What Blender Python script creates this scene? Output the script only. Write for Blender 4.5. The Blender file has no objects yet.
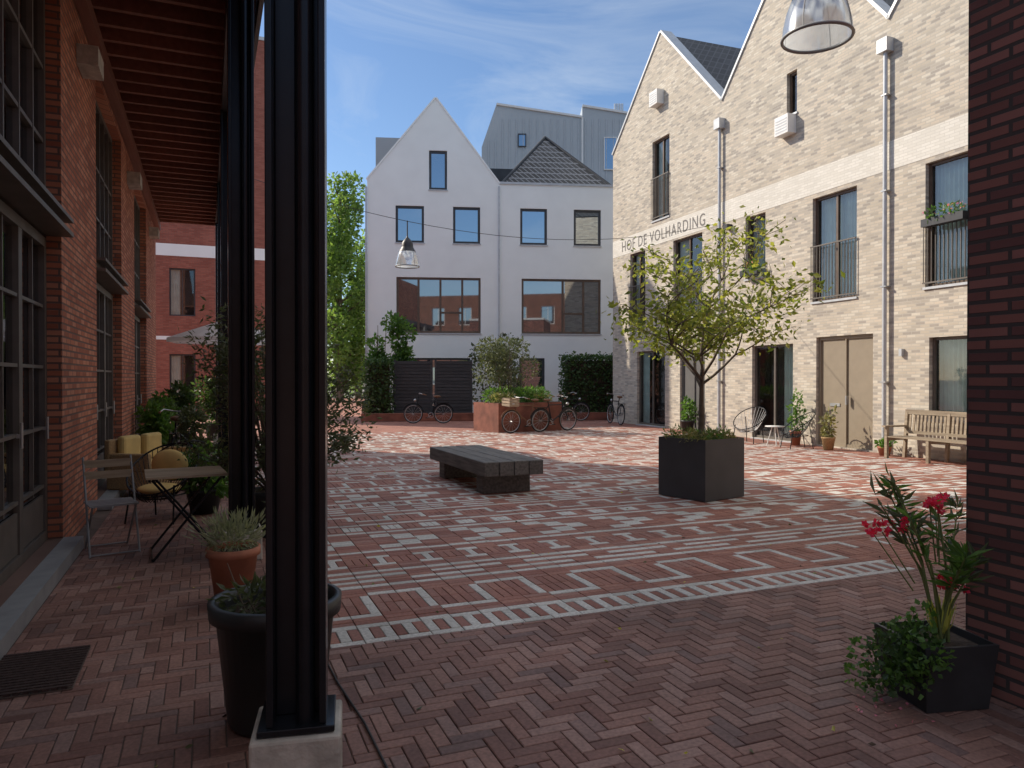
import bpy, math, random
from math import sin, cos, pi, radians, atan2, sqrt
from mathutils import Vector, Matrix
from mathutils.geometry import tessellate_polygon
random.seed(7)
scene = bpy.context.scene
COL = scene.collection

# ------------------------------------------------------------------ materials
def newmat(name):
    m = bpy.data.materials.new(name); m.use_nodes = True
    nt = m.node_tree; nt.nodes.clear()
    out = nt.nodes.new('ShaderNodeOutputMaterial')
    return m, nt, out
def N(nt, t, **kw):
    n = nt.nodes.new(t)
    for k, v in kw.items(): setattr(n, k, v)
    return n
def rgb(c): return (c[0], c[1], c[2], 1)
def ramp(nt, cols, mode='LINEAR'):
    r = N(nt, 'ShaderNodeValToRGB'); cr = r.color_ramp; cr.interpolation = mode
    while len(cr.elements) < len(cols): cr.elements.new(0.5)
    for i, (p, c) in enumerate(cols):
        cr.elements[i].position = p; cr.elements[i].color = rgb(c)
    return r
def mul(c, k): return tuple(min(1, x * k) for x in c)

def pmat(name, col, rough=0.6, metal=0.0, var=0.18, scale=6.0, bump=0.0, bscale=60.0, spec=0.5):
    m, nt, out = newmat(name)
    b = N(nt, 'ShaderNodeBsdfPrincipled')
    b.inputs['Roughness'].default_value = rough
    b.inputs['Metallic'].default_value = metal
    b.inputs['Specular IOR Level'].default_value = spec
    tc = N(nt, 'ShaderNodeTexCoord')
    n1 = N(nt, 'ShaderNodeTexNoise'); n1.inputs['Scale'].default_value = scale; n1.inputs['Detail'].default_value = 3
    nt.links.new(tc.outputs['Object'], n1.inputs['Vector'])
    r = ramp(nt, [(0.3, mul(col, 1 - var)), (0.7, mul(col, 1 + var))])
    nt.links.new(n1.outputs['Fac'], r.inputs['Fac'])
    nt.links.new(r.outputs['Color'], b.inputs['Base Color'])
    if bump > 0:
        n2 = N(nt, 'ShaderNodeTexNoise'); n2.inputs['Scale'].default_value = bscale; n2.inputs['Detail'].default_value = 2
        nt.links.new(tc.outputs['Object'], n2.inputs['Vector'])
        bp = N(nt, 'ShaderNodeBump'); bp.inputs['Strength'].default_value = bump; bp.inputs['Distance'].default_value = 0.01
        nt.links.new(n2.outputs['Fac'], bp.inputs['Height'])
        nt.links.new(bp.outputs['Normal'], b.inputs['Normal'])
    nt.links.new(b.outputs['BSDF'], out.inputs['Surface'])
    return m

def brickmat(name, cols, mortar, bw=0.22, bh=0.06, ms=0.008, flat=False, rough=0.85, bump=0.4, dirt=0.25, offset=0.5):
    m, nt, out = newmat(name)
    b = N(nt, 'ShaderNodeBsdfPrincipled'); b.inputs['Roughness'].default_value = rough
    b.inputs['Specular IOR Level'].default_value = 0.3
    tc = N(nt, 'ShaderNodeTexCoord')
    sx = N(nt, 'ShaderNodeSeparateXYZ'); nt.links.new(tc.outputs['Object'], sx.inputs[0])
    cb = N(nt, 'ShaderNodeCombineXYZ')
    if flat:
        nt.links.new(sx.outputs['X'], cb.inputs['X']); nt.links.new(sx.outputs['Y'], cb.inputs['Y'])
    else:
        ad = N(nt, 'ShaderNodeMath', operation='ADD')
        nt.links.new(sx.outputs['X'], ad.inputs[0]); nt.links.new(sx.outputs['Y'], ad.inputs[1])
        nt.links.new(ad.outputs[0], cb.inputs['X']); nt.links.new(sx.outputs['Z'], cb.inputs['Y'])
    bt = N(nt, 'ShaderNodeTexBrick'); bt.offset = offset
    bt.inputs['Color1'].default_value = (0, 0, 0, 1); bt.inputs['Color2'].default_value = (1, 1, 1, 1)
    bt.inputs['Mortar'].default_value = (0.5, 0.5, 0.5, 1)
    bt.inputs['Scale'].default_value = 1; bt.inputs['Brick Width'].default_value = bw
    bt.inputs['Row Height'].default_value = bh; bt.inputs['Mortar Size'].default_value = ms
    bt.inputs['Mortar Smooth'].default_value = 0.2; bt.inputs['Bias'].default_value = 0
    nt.links.new(cb.outputs[0], bt.inputs['Vector'])
    k = len(cols)
    r = ramp(nt, [(i / k, c) for i, c in enumerate(cols)], 'CONSTANT')
    nt.links.new(bt.outputs['Color'], r.inputs['Fac'])
    mm = N(nt, 'ShaderNodeMix', data_type='RGBA'); nt.links.new(bt.outputs['Fac'], mm.inputs[0])
    nt.links.new(r.outputs['Color'], mm.inputs[6]); mm.inputs[7].default_value = rgb(mortar)
    nd = N(nt, 'ShaderNodeTexNoise'); nd.inputs['Scale'].default_value = 0.9; nd.inputs['Detail'].default_value = 5; nd.inputs['Roughness'].default_value = .65
    nt.links.new(tc.outputs['Object'], nd.inputs['Vector'])
    rd = ramp(nt, [(0.32, (1 - dirt,) * 3), (0.68, (1, 1, 1))])
    nt.links.new(nd.outputs['Fac'], rd.inputs['Fac'])
    m2 = N(nt, 'ShaderNodeMix', data_type='RGBA', blend_type='MULTIPLY'); m2.inputs[0].default_value = 1
    nt.links.new(mm.outputs[2], m2.inputs[6]); nt.links.new(rd.outputs['Color'], m2.inputs[7])
    nt.links.new(m2.outputs[2], b.inputs['Base Color'])
    bp = N(nt, 'ShaderNodeBump'); bp.invert = True
    bp.inputs['Strength'].default_value = bump; bp.inputs['Distance'].default_value = 0.01
    nt.links.new(bt.outputs['Fac'], bp.inputs['Height']); nt.links.new(bp.outputs['Normal'], b.inputs['Normal'])
    nt.links.new(b.outputs['BSDF'], out.inputs['Surface'])
    return m

def paver(name, cols, rough=0.7, dirt=0.3):
    m, nt, out = newmat(name)
    b = N(nt, 'ShaderNodeBsdfPrincipled'); b.inputs['Roughness'].default_value = rough
    b.inputs['Specular IOR Level'].default_value = 0.4
    g = N(nt, 'ShaderNodeNewGeometry')
    k = len(cols)
    r = ramp(nt, [(i / max(1, k - 1), c) for i, c in enumerate(cols)])
    nt.links.new(g.outputs['Random Per Island'], r.inputs['Fac'])
    tc = N(nt, 'ShaderNodeTexCoord')
    n1 = N(nt, 'ShaderNodeTexNoise'); n1.inputs['Scale'].default_value = 0.8; n1.inputs['Detail'].default_value = 6; n1.inputs['Roughness'].default_value = .7
    nt.links.new(tc.outputs['Object'], n1.inputs['Vector'])
    r1 = ramp(nt, [(0.35, (1 - dirt,) * 3), (0.62, (1, 1, 1))]); nt.links.new(n1.outputs['Fac'], r1.inputs['Fac'])
    n2 = N(nt, 'ShaderNodeTexNoise'); n2.inputs['Scale'].default_value = 50; n2.inputs['Detail'].default_value = 3
    nt.links.new(tc.outputs['Object'], n2.inputs['Vector'])
    r2 = ramp(nt, [(0.3, (0.68,) * 3), (0.65, (1, 1, 1))]); nt.links.new(n2.outputs['Fac'], r2.inputs['Fac'])
    a = N(nt, 'ShaderNodeMix', data_type='RGBA', blend_type='MULTIPLY'); a.inputs[0].default_value = 1
    c2 = N(nt, 'ShaderNodeMix', data_type='RGBA', blend_type='MULTIPLY'); c2.inputs[0].default_value = 1
    nt.links.new(r.outputs['Color'], a.inputs[6]); nt.links.new(r1.outputs['Color'], a.inputs[7])
    nt.links.new(a.outputs[2], c2.inputs[6]); nt.links.new(r2.outputs['Color'], c2.inputs[7])
    nt.links.new(c2.outputs[2], b.inputs['Base Color'])
    nt.links.new(b.outputs['BSDF'], out.inputs['Surface'])
    return m

def leafmat(name, cols, trans=0.4, rough=0.5, white=False):
    m, nt, out = newmat(name)
    g = N(nt, 'ShaderNodeNewGeometry'); k = len(cols)
    r = ramp(nt, [(i / max(1, k - 1), c) for i, c in enumerate(cols)])
    nt.links.new(g.outputs['Random Per Island'], r.inputs['Fac'])
    b = N(nt, 'ShaderNodeBsdfPrincipled'); b.inputs['Roughness'].default_value = rough
    nt.links.new(r.outputs['Color'], b.inputs['Base Color'])
    t = N(nt, 'ShaderNodeBsdfTranslucent')
    mx = N(nt, 'ShaderNodeMix', data_type='RGBA', blend_type='MULTIPLY'); mx.inputs[0].default_value = 1
    nt.links.new(r.outputs['Color'], mx.inputs[6]); mx.inputs[7].default_value = (1, 1, 1, 1) if white else (1.0, 1.0, 0.5, 1)
    h = N(nt, 'ShaderNodeHueSaturation'); h.inputs['Value'].default_value = 1.0 if white else 2.2
    nt.links.new(mx.outputs[2], h.inputs['Color']); nt.links.new(h.outputs['Color'], t.inputs['Color'])
    ms = N(nt, 'ShaderNodeMixShader'); ms.inputs[0].default_value = trans
    nt.links.new(b.outputs['BSDF'], ms.inputs[1]); nt.links.new(t.outputs['BSDF'], ms.inputs[2])
    nt.links.new(ms.outputs[0], out.inputs['Surface'])
    return m

def glassmat(name, tint=(0.6, 0.66, 0.66), refl=0.25, opaque=None, wav=0.0, gcol=(0.95, 0.97, 1)):
    m, nt, out = newmat(name)
    gl = N(nt, 'ShaderNodeBsdfGlossy'); gl.inputs['Roughness'].default_value = 0.02
    gl.inputs['Color'].default_value = rgb(gcol)
    if opaque:
        t = N(nt, 'ShaderNodeBsdfDiffuse'); t.inputs['Color'].default_value = rgb(opaque)
    else:
        t = N(nt, 'ShaderNodeBsdfTransparent'); t.inputs['Color'].default_value = rgb(tint)
    lw = N(nt, 'ShaderNodeLayerWeight'); lw.inputs['Blend'].default_value = 0.25
    mr = N(nt, 'ShaderNodeMapRange'); mr.inputs['To Min'].default_value = refl; mr.inputs['To Max'].default_value = 0.95
    nt.links.new(lw.outputs['Fresnel'], mr.inputs['Value'])
    if wav:
        tc = N(nt, 'ShaderNodeTexCoord')
        n2 = N(nt, 'ShaderNodeTexNoise'); n2.inputs['Scale'].default_value = 1.7; n2.inputs['Detail'].default_value = 0
        nt.links.new(tc.outputs['Object'], n2.inputs['Vector'])
        bp = N(nt, 'ShaderNodeBump'); bp.inputs['Strength'].default_value = wav; bp.inputs['Distance'].default_value = 0.2
        nt.links.new(n2.outputs['Fac'], bp.inputs['Height']); nt.links.new(bp.outputs['Normal'], gl.inputs['Normal'])
    ms = N(nt, 'ShaderNodeMixShader')
    nt.links.new(mr.outputs[0], ms.inputs[0]); nt.links.new(t.outputs[0], ms.inputs[1]); nt.links.new(gl.outputs[0], ms.inputs[2])
    nt.links.new(ms.outputs[0], out.inputs['Surface'])
    return m

def woodmat(name, c1, c2, axis='Y', rough=0.7, scale=30):
    m, nt, out = newmat(name)
    b = N(nt, 'ShaderNodeBsdfPrincipled'); b.inputs['Roughness'].default_value = rough
    tc = N(nt, 'ShaderNodeTexCoord'); mp = N(nt, 'ShaderNodeMapping')
    s = {'X': (0.08, 1, 1), 'Y': (1, 0.08, 1), 'Z': (1, 1, 0.08)}[axis]
    mp.inputs['Scale'].default_value = s
    nt.links.new(tc.outputs['Object'], mp.inputs['Vector'])
    n = N(nt, 'ShaderNodeTexNoise'); n.inputs['Scale'].default_value = scale; n.inputs['Detail'].default_value = 4
    nt.links.new(mp.outputs[0], n.inputs['Vector'])
    r = ramp(nt, [(0.3, c1), (0.7, c2)]); nt.links.new(n.outputs['Fac'], r.inputs['Fac'])
    g = N(nt, 'ShaderNodeNewGeometry')
    r2 = ramp(nt, [(0, (0.75,) * 3), (1, (1, 1, 1))]); nt.links.new(g.outputs['Random Per Island'], r2.inputs['Fac'])
    mx = N(nt, 'ShaderNodeMix', data_type='RGBA', blend_type='MULTIPLY'); mx.inputs[0].default_value = 1
    nt.links.new(r.outputs['Color'], mx.inputs[6]); nt.links.new(r2.outputs['Color'], mx.inputs[7])
    nt.links.new(mx.outputs[2], b.inputs['Base Color'])
    bp = N(nt, 'ShaderNodeBump'); bp.inputs['Strength'].default_value = 0.4; bp.inputs['Distance'].default_value = 0.005
    nt.links.new(n.outputs['Fac'], bp.inputs['Height']); nt.links.new(bp.outputs['Normal'], b.inputs['Normal'])
    nt.links.new(b.outputs['BSDF'], out.inputs['Surface'])
    return m

M = {}
M['redpave'] = paver('red_clay_paver', [(0.22, 0.115, 0.095), (0.33, 0.175, 0.14), (0.40, 0.225, 0.18), (0.27, 0.135, 0.108), (0.44, 0.27, 0.225), (0.24, 0.15, 0.135)], dirt=.38)
M['redpave2'] = paver('red_court_paver', [(0.32, 0.13, 0.095), (0.43, 0.19, 0.14), (0.50, 0.24, 0.175), (0.37, 0.155, 0.115), (0.45, 0.24, 0.19)])
M['whitepave'] = paver('white_paver', [(0.62, 0.61, 0.56), (0.76, 0.74, 0.69), (0.80, 0.78, 0.73)], dirt=0.28)
M['joint'] = pmat('sand_joint', (0.13, 0.10, 0.085), 0.95, var=0.3, scale=4)
M['pavefar'] = brickmat('red_paving', [(0.40, 0.18, 0.135), (0.46, 0.21, 0.16), (0.36, 0.155, 0.12), (0.49, 0.24, 0.18)], (0.2, 0.14, 0.11), 0.21, 0.07, 0.006, flat=True)
M['groundfar'] = pmat('ground_far', (0.22, 0.19, 0.16), 0.95, var=0.3, scale=0.3)
M['orangebrick'] = brickmat('orange_red_brick', [(0.58, 0.22, 0.125), (0.52, 0.18, 0.10), (0.64, 0.27, 0.16), (0.42, 0.14, 0.08)], (0.20, 0.125, 0.10), 0.22, 0.062, 0.010, bump=.7)
M['darkbrick'] = brickmat('dark_red_brick', [(0.20, 0.085, 0.072), (0.26, 0.11, 0.09), (0.16, 0.07, 0.064), (0.30, 0.13, 0.11)], (0.07, 0.055, 0.052), 0.22, 0.062, 0.011, bump=0.8)
M['farred'] = brickmat('far_red_brick', [(0.36, 0.12, 0.085), (0.40, 0.14, 0.10), (0.32, 0.10, 0.07)], (0.24, 0.13, 0.10), 0.22, 0.062, 0.008)
M['backred'] = brickmat('brown_brick', [(0.19, 0.085, 0.06), (0.23, 0.10, 0.075), (0.16, 0.075, 0.055)], (0.14, 0.09, 0.07), 0.22, 0.062, 0.008)
M['creambrick'] = brickmat('cream_brick', [(0.60, 0.535, 0.44), (0.49, 0.44, 0.37), (0.67, 0.61, 0.51), (0.41, 0.37, 0.32), (0.56, 0.495, 0.40), (0.63, 0.55, 0.445)], (0.52, 0.48, 0.415), 0.21, 0.062, 0.008, dirt=0.16)
M['cream_tape'] = brickmat('pale_band_brick', [(0.74, 0.71, 0.64), (0.78, 0.75, 0.68), (0.71, 0.68, 0.61)], (0.64, 0.61, 0.55), 0.21, 0.062, 0.006, dirt=0.1)
M['render'] = pmat('white_render', (0.85, 0.89, 0.885), 0.9, var=0.03, scale=1.2, bump=0.1, bscale=120)
M['concrete'] = pmat('concrete', (0.46, 0.43, 0.38), 0.9, var=0.28, scale=9, bump=0.5, bscale=40)
M['step'] = pmat('bluestone_step', (0.26, 0.27, 0.28), 0.6, var=0.15, scale=5)
M['zinc'] = pmat('zinc', (0.50, 0.52, 0.54), 0.45, 0.2, var=0.1)
M['black'] = pmat('black_paint', (0.010, 0.0125, 0.016), 0.25, 0.0, var=0.2, bump=0.03, bscale=25, spec=0.35)
M['darksteel'] = pmat('dark_steel', (0.04, 0.041, 0.045), 0.45, 0.2, var=0.2)
M['frame'] = pmat('grey_brown_frame', (0.13, 0.112, 0.095), 0.5, 0.1, var=0.15)
M['frame2'] = pmat('charcoal_frame', (0.045, 0.047, 0.052), 0.45)
M['bronze'] = pmat('bronze_frame', (0.12, 0.08, 0.055), 0.45)
M['beige'] = pmat('beige_door', (0.28, 0.23, 0.165), 0.55, var=0.05)
M['greydoor'] = pmat('grey_door', (0.13, 0.125, 0.12), 0.5, var=0.05)
M['interior'] = pmat('interior_dark', (0.06, 0.055, 0.05), 0.9)
M['curtain'] = pmat('curtain', (0.58, 0.68, 0.64), 0.9, var=0.12, scale=3)
M['glass'] = glassmat('window_glass', tint=(.82, .87, .86), refl=0.07)
M['glassblue'] = glassmat('coated_glass', refl=0.5, opaque=(0.04, 0.045, 0.05), gcol=(.80, .91, 1))
M['glasswide'] = glassmat('living_room_glass', refl=0.34, opaque=(0.05, 0.048, 0.046))
M['glassnear'] = glassmat('glass_near', tint=(0.55, 0.58, 0.56), refl=0.2, wav=0.01)
M['tiles'] = brickmat('black_glazed_tiles', [(0.02, 0.021, 0.024), (0.032, 0.033, 0.037), (0.045, 0.046, 0.05)], (0.28, 0.28, 0.29), 0.24, 0.32, 0.03, rough=0.28, bump=1.0, dirt=0.1, offset=0.0)
M['rooftile'] = brickmat('dark_roof_tiles', [(0.03, 0.031, 0.034), (0.04, 0.041, 0.044), (0.05, 0.051, 0.055)], (0.09, 0.09, 0.095), 0.24, 0.32, 0.025, rough=0.5, bump=.6, dirt=0.1, offset=0.0)
M['slate'] = pmat('dark_roof', (0.045, 0.047, 0.052), 0.6, scale=3)
M['cladding'] = pmat('grey_cladding', (0.42, 0.45, 0.47), 0.5, 0.1, var=0.05, scale=0.5)
M['rust'] = pmat('corten', (0.22, 0.08, 0.052), 0.85, var=0.35, scale=3)
M['planter'] = pmat('grey_planter', (0.06, 0.062, 0.068), 0.5, var=0.15, scale=3)
M['plasticpot'] = pmat('dark_plastic_pot', (0.028, 0.033, 0.036), 0.45, var=0.15)
M['terra'] = pmat('terracotta', (0.42, 0.17, 0.10), 0.8, var=0.2)
M['soil'] = pmat('soil', (0.07, 0.048, 0.034), 1, var=0.5, scale=25, bump=1, bscale=60)
M['bark'] = pmat('bark', (0.14, 0.11, 0.085), 0.9, var=0.3, scale=12)
M['greenstem'] = pmat('green_stem', (0.16, 0.19, 0.06), 0.7)
M['canopywood'] = woodmat('canopy_wood', (0.38, 0.15, 0.09), (0.50, 0.22, 0.14), 'X', scale=14)
M['canopydark'] = woodmat('canopy_joist', (0.22, 0.09, 0.06), (0.30, 0.13, 0.09), 'X', scale=14)
M['benchwood'] = woodmat('weathered_beam', (0.10, 0.092, 0.085), (0.22, 0.205, 0.185), 'Y')
M['teak'] = woodmat('teak', (0.26, 0.20, 0.14), (0.42, 0.34, 0.24), 'X')
M['lightwood'] = woodmat('light_wood', (0.36, 0.26, 0.17), (0.52, 0.41, 0.28), 'X')
M['fencewood'] = woodmat('black_fence', (0.03, 0.032, 0.036), (0.06, 0.062, 0.068), 'X')
M['wicker'] = pmat('wicker', (0.42, 0.27, 0.13), 0.8, var=0.3, scale=60, bump=0.8, bscale=120)
M['cushion'] = pmat('cushion', (0.68, 0.50, 0.20), 0.95, var=0.1)
M['canvas'] = leafmat('white_canvas', [(0.85, 0.85, 0.85), (0.87, 0.87, 0.87)], .45, .9, True)
M['whitemetal'] = pmat('white_metal', (0.74, 0.74, 0.72), 0.5, var=0.05)
M['greymetal'] = pmat('grey_metal', (0.30, 0.31, 0.32), 0.45, 0.2, var=0.05)
M['silver'] = pmat('galvanised', (0.45, 0.45, 0.45), 0.35, 0.6)
M['rubber'] = pmat('tyre', (0.025, 0.025, 0.025), 0.8)
M['leather'] = pmat('saddle_brown', (0.18, 0.09, 0.045), 0.6)
M['mat'] = pmat('coir_mat', (0.065, 0.04, 0.036), 0.95, var=0.4, scale=40, bump=1, bscale=200)
M['lettering'] = pmat('lettering', (0.16, 0.15, 0.14), 0.7)
M['stick'] = pmat('dark_cable', (0.035, 0.03, 0.03), 0.6)
M['leaf_tree'] = leafmat('leaf_court_tree', [(0.07, 0.10, 0.025), (0.13, 0.16, 0.04), (0.20, 0.22, 0.055), (0.27, 0.27, 0.08)], 0.5)
M['leaf_bg'] = leafmat('leaf_bg_tree', [(0.08, 0.14, 0.04), (0.13, 0.21, 0.06), (0.20, 0.28, 0.10)], 0.5)
M['leaf_dark'] = leafmat('leaf_hedge', [(0.025, 0.055, 0.02), (0.05, 0.095, 0.03), (0.08, 0.14, 0.045)], 0.3)
M['leaf_olive'] = leafmat('leaf_olive', [(0.05, 0.07, 0.035), (0.085, 0.105, 0.055), (0.13, 0.15, 0.09)], 0.3)
M['leaf_silver'] = leafmat('leaf_silver', [(0.20, 0.23, 0.17), (0.32, 0.34, 0.26)], 0.3)
M['leaf_fresh'] = leafmat('leaf_fresh', [(0.05, 0.11, 0.025), (0.085, 0.17, 0.04), (0.12, 0.23, 0.06)], 0.4)
M['leaf_dry'] = leafmat('leaf_dry', [(0.22, 0.21, 0.10), (0.30, 0.28, 0.15), (0.12, 0.15, 0.045)], 0.3)
M['leaf_yellow'] = leafmat('leaf_yellow', [(0.45, 0.42, 0.07), (0.55, 0.52, 0.12), (0.3, 0.36, 0.07)], 0.3)
M['petal'] = leafmat('petal_red', [(0.62, 0.02, 0.08), (0.75, 0.05, 0.14), (0.5, 0.015, 0.06)], 0.35)
M['petalpink'] = leafmat('petal_pink', [(0.65, 0.15, 0.3), (0.75, 0.35, 0.45)], 0.3)
m, nt, out = newmat('lamp_glass')
_g = N(nt, 'ShaderNodeBsdfGlossy'); _g.inputs['Roughness'].default_value = 0.15; _g.inputs['Color'].default_value = (.9, .95, 1, 1)
_d = N(nt, 'ShaderNodeBsdfTranslucent'); _d.inputs['Color'].default_value = (.8, .85, .88, 1)
_t = N(nt, 'ShaderNodeBsdfTransparent'); _t.inputs['Color'].default_value = (.85, .88, .9, 1)
_x = N(nt, 'ShaderNodeMixShader'); _x.inputs[0].default_value = 0.5; _y = N(nt, 'ShaderNodeMixShader'); _y.inputs[0].default_value = 0.68
nt.links.new(_g.outputs[0], _x.inputs[1]); nt.links.new(_d.outputs[0], _x.inputs[2])
nt.links.new(_t.outputs[0], _y.inputs[1]); nt.links.new(_x.outputs[0], _y.inputs[2]); nt.links.new(_y.outputs[0], out.inputs['Surface'])
M['lampglass'] = m

# ------------------------------------------------------------------ mesh builder
class MB:
    def __init__(s): s.v = []; s.f = []; s.mi = []; s.mats = []; s.sm = []
    def m(s, name):
        if name not in s.mats: s.mats.append(name)
        return s.mats.index(name)
    def face(s, pts, mat, smooth=False):
        b = len(s.v); s.v += [tuple(p) for p in pts]; s.f.append(tuple(range(b, b + len(pts)))); s.mi.append(s.m(mat)); s.sm.append(smooth)
    def mesh(s, vs, fs, mat, smooth=False):
        b = len(s.v); s.v += [tuple(p) for p in vs]; k = s.m(mat)
        for f in fs: s.f.append(tuple(i + b for i in f)); s.mi.append(k); s.sm.append(smooth)
    def box(s, x0, x1, y0, y1, z0, z1, mat):
        vs = [(x, y, z) for z in (z0, z1) for y in (y0, y1) for x in (x0, x1)]
        s.mesh(vs, [(0, 2, 3, 1), (4, 5, 7, 6), (0, 1, 5, 4), (2, 6, 7, 3), (0, 4, 6, 2), (1, 3, 7, 5)], mat)
    def beam(s, p0, p1, w, h, mat, up=(0, 0, 1)):
        p0 = Vector(p0); p1 = Vector(p1); d = (p1 - p0).normalized(); u = Vector(up)
        if abs(d.dot(u)) > 0.99: u = Vector((1, 0, 0))
        r = d.cross(u).normalized() * (w / 2); t = r.cross(d).normalized() * (h / 2)
        vs = [p + a * r + b * t for p in (p0, p1) for a, b in ((-1, -1), (1, -1), (1, 1), (-1, 1))]
        s.mesh(vs, [(0, 1, 2, 3), (7, 6, 5, 4), (0, 4, 5, 1), (1, 5, 6, 2), (2, 6, 7, 3), (3, 7, 4, 0)], mat)
    def cyl(s, p0, p1, r0, r1=None, n=8, mat='black', caps=True):
        if r1 is None: r1 = r0
        p0 = Vector(p0); p1 = Vector(p1); d = (p1 - p0)
        if d.length < 1e-6: return
        d.normalize(); u = Vector((0, 0, 1)) if abs(d.z) < 0.95 else Vector((1, 0, 0))
        a = d.cross(u).normalized(); b = d.cross(a)
        vs = []
        for p, r in ((p0, r0), (p1, r1)):
            for i in range(n):
                t = 2 * pi * i / n; vs.append(p + a * (r * cos(t)) + b * (r * sin(t)))
        fs = [(i, (i + 1) % n, n + (i + 1) % n, n + i) for i in range(n)]
        s.mesh(vs, fs, mat, True)
        if caps:
            s.face(vs[:n][::-1], mat); s.face(vs[n:], mat)
    def path(s, pts, r, mat, n=6):
        for a, b in zip(pts[:-1], pts[1:]): s.cyl(a, b, r, r, n, mat)
    def lathe(s, prof, c, mat, n=24):
        vs = []
        for (r, z) in prof:
            for i in range(n):
                t = 2 * pi * i / n; vs.append((c[0] + r * cos(t), c[1] + r * sin(t), c[2] + z))
        fs = []
        for k in range(len(prof) - 1):
            for i in range(n): fs.append((k * n + i, k * n + (i + 1) % n, (k + 1) * n + (i + 1) % n, (k + 1) * n + i))
        s.mesh(vs, fs, mat, True)
    def disc(s, c, r, mat, n=24):
        s.face([(c[0] + r * cos(2 * pi * i / n), c[1] + r * sin(2 * pi * i / n), c[2]) for i in range(n)], mat)
    def torus(s, c, R, r, ax, mat, n=28, k=6, sy=1.0):
        ax = Vector(ax).normalized(); u = Vector((0, 0, 1)) if abs(ax.z) < 0.9 else Vector((1, 0, 0))
        a = ax.cross(u).normalized(); b = ax.cross(a); c = Vector(c); vs = []
        for i in range(n):
            t = 2 * pi * i / n; rd = a * cos(t) + b * sin(t) * sy
            for j in range(k):
                q = 2 * pi * j / k; vs.append(c + rd * (R + r * cos(q)) + ax * (r * sin(q)))
        fs = [(i * k + j, ((i + 1) % n) * k + j, ((i + 1) % n) * k + (j + 1) % k, i * k + (j + 1) % k) for i in range(n) for j in range(k)]
        s.mesh(vs, fs, mat, True)
    def ell(s, c, rx, ry, rz, mat, n=14, k=8):
        vs = []
        for j in range(1, k):
            for i in range(n):
                t = 2 * pi * i / n; p = pi * j / k
                vs.append((c[0] + rx * sin(p) * cos(t), c[1] + ry * sin(p) * sin(t), c[2] + rz * cos(p)))
        top = len(vs); vs.append((c[0], c[1], c[2] + rz)); vs.append((c[0], c[1], c[2] - rz))
        fs = [((j) * n + i, (j + 1) * n + i, (j + 1) * n + (i + 1) % n, j * n + (i + 1) % n) for j in range(k - 2) for i in range(n)]
        fs += [(top, i, (i + 1) % n) for i in range(n)] + [(top + 1, (k - 2) * n + (i + 1) % n, (k - 2) * n + i) for i in range(n)]
        s.mesh(vs, fs, mat, True)
    def leaf(s, p, size, mat, d=None, asp=0.45, droop=0.0):
        if d is None: d = Vector((random.gauss(0, 1), random.gauss(0, 1), random.gauss(0, 0.6) - droop))
        d = d.normalized(); u = Vector((random.gauss(0, 1), random.gauss(0, 1), random.gauss(0, 1)))
        w = d.cross(u).normalized() * (size * asp * 0.5); p = Vector(p); nn = w.cross(d).normalized() * size * 0.08
        m0 = p + d * (size * 0.45)
        b = len(s.v); s.v += [tuple(p), tuple(m0 + w + nn), tuple(p + d * size), tuple(m0 - w + nn)]
        s.f.append((b, b + 1, b + 2, b + 3)); s.mi.append(s.m(mat)); s.sm.append(False)
    def build(s, name, parent=None, loc=(0, 0, 0), rz=0, bevel=0):
        me = bpy.data.meshes.new(name); me.from_pydata(s.v, [], s.f)
        for k in s.mats: me.materials.append(M[k])
        me.polygons.foreach_set('material_index', s.mi); me.polygons.foreach_set('use_smooth', s.sm); me.update()
        o = bpy.data.objects.new(name, me); COL.objects.link(o)
        if parent: o.parent = parent
        o.location = loc; o.rotation_euler = (0, 0, rz)
        if bevel:
            bv = o.modifiers.new('bevel', 'BEVEL'); bv.width = bevel; bv.segments = 2; bv.limit_method = 'ANGLE'; bv.angle_limit = radians(40)
        return o
def empty(name, loc=(0, 0, 0), rz=0):
    o = bpy.data.objects.new(name, None); COL.objects.link(o); o.location = loc; o.rotation_euler = (0, 0, rz); o.empty_display_size = 0.3
    return o

def cloud(mb, clumps, n, size, mat, asp=0.5, shell=0.5, droop=0, sv=0.4):
    tot = sum((c[1] * c[2] * c[3]) ** 0.67 for c in clumps)
    for c in clumps:
        k = int(n * (c[1] * c[2] * c[3]) ** 0.67 / tot)
        for _ in range(k):
            d = Vector((random.gauss(0, 1), random.gauss(0, 1), random.gauss(0, 1))).normalized()
            r = random.random() ** (1 / 3 if random.random() > shell else 0.12) * random.uniform(0.85, 1.12)
            p = (c[0][0] + d.x * c[1] * r, c[0][1] + d.y * c[2] * r, c[0][2] + d.z * c[3] * r)
            if p[2] < 0.01: continue
            dd = d + Vector((random.gauss(0, .7), random.gauss(0, .7), random.gauss(0, .7) - droop))
            mb.leaf(p, size * random.uniform(1 - sv, 1 + sv), mat, dd, asp)

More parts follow.
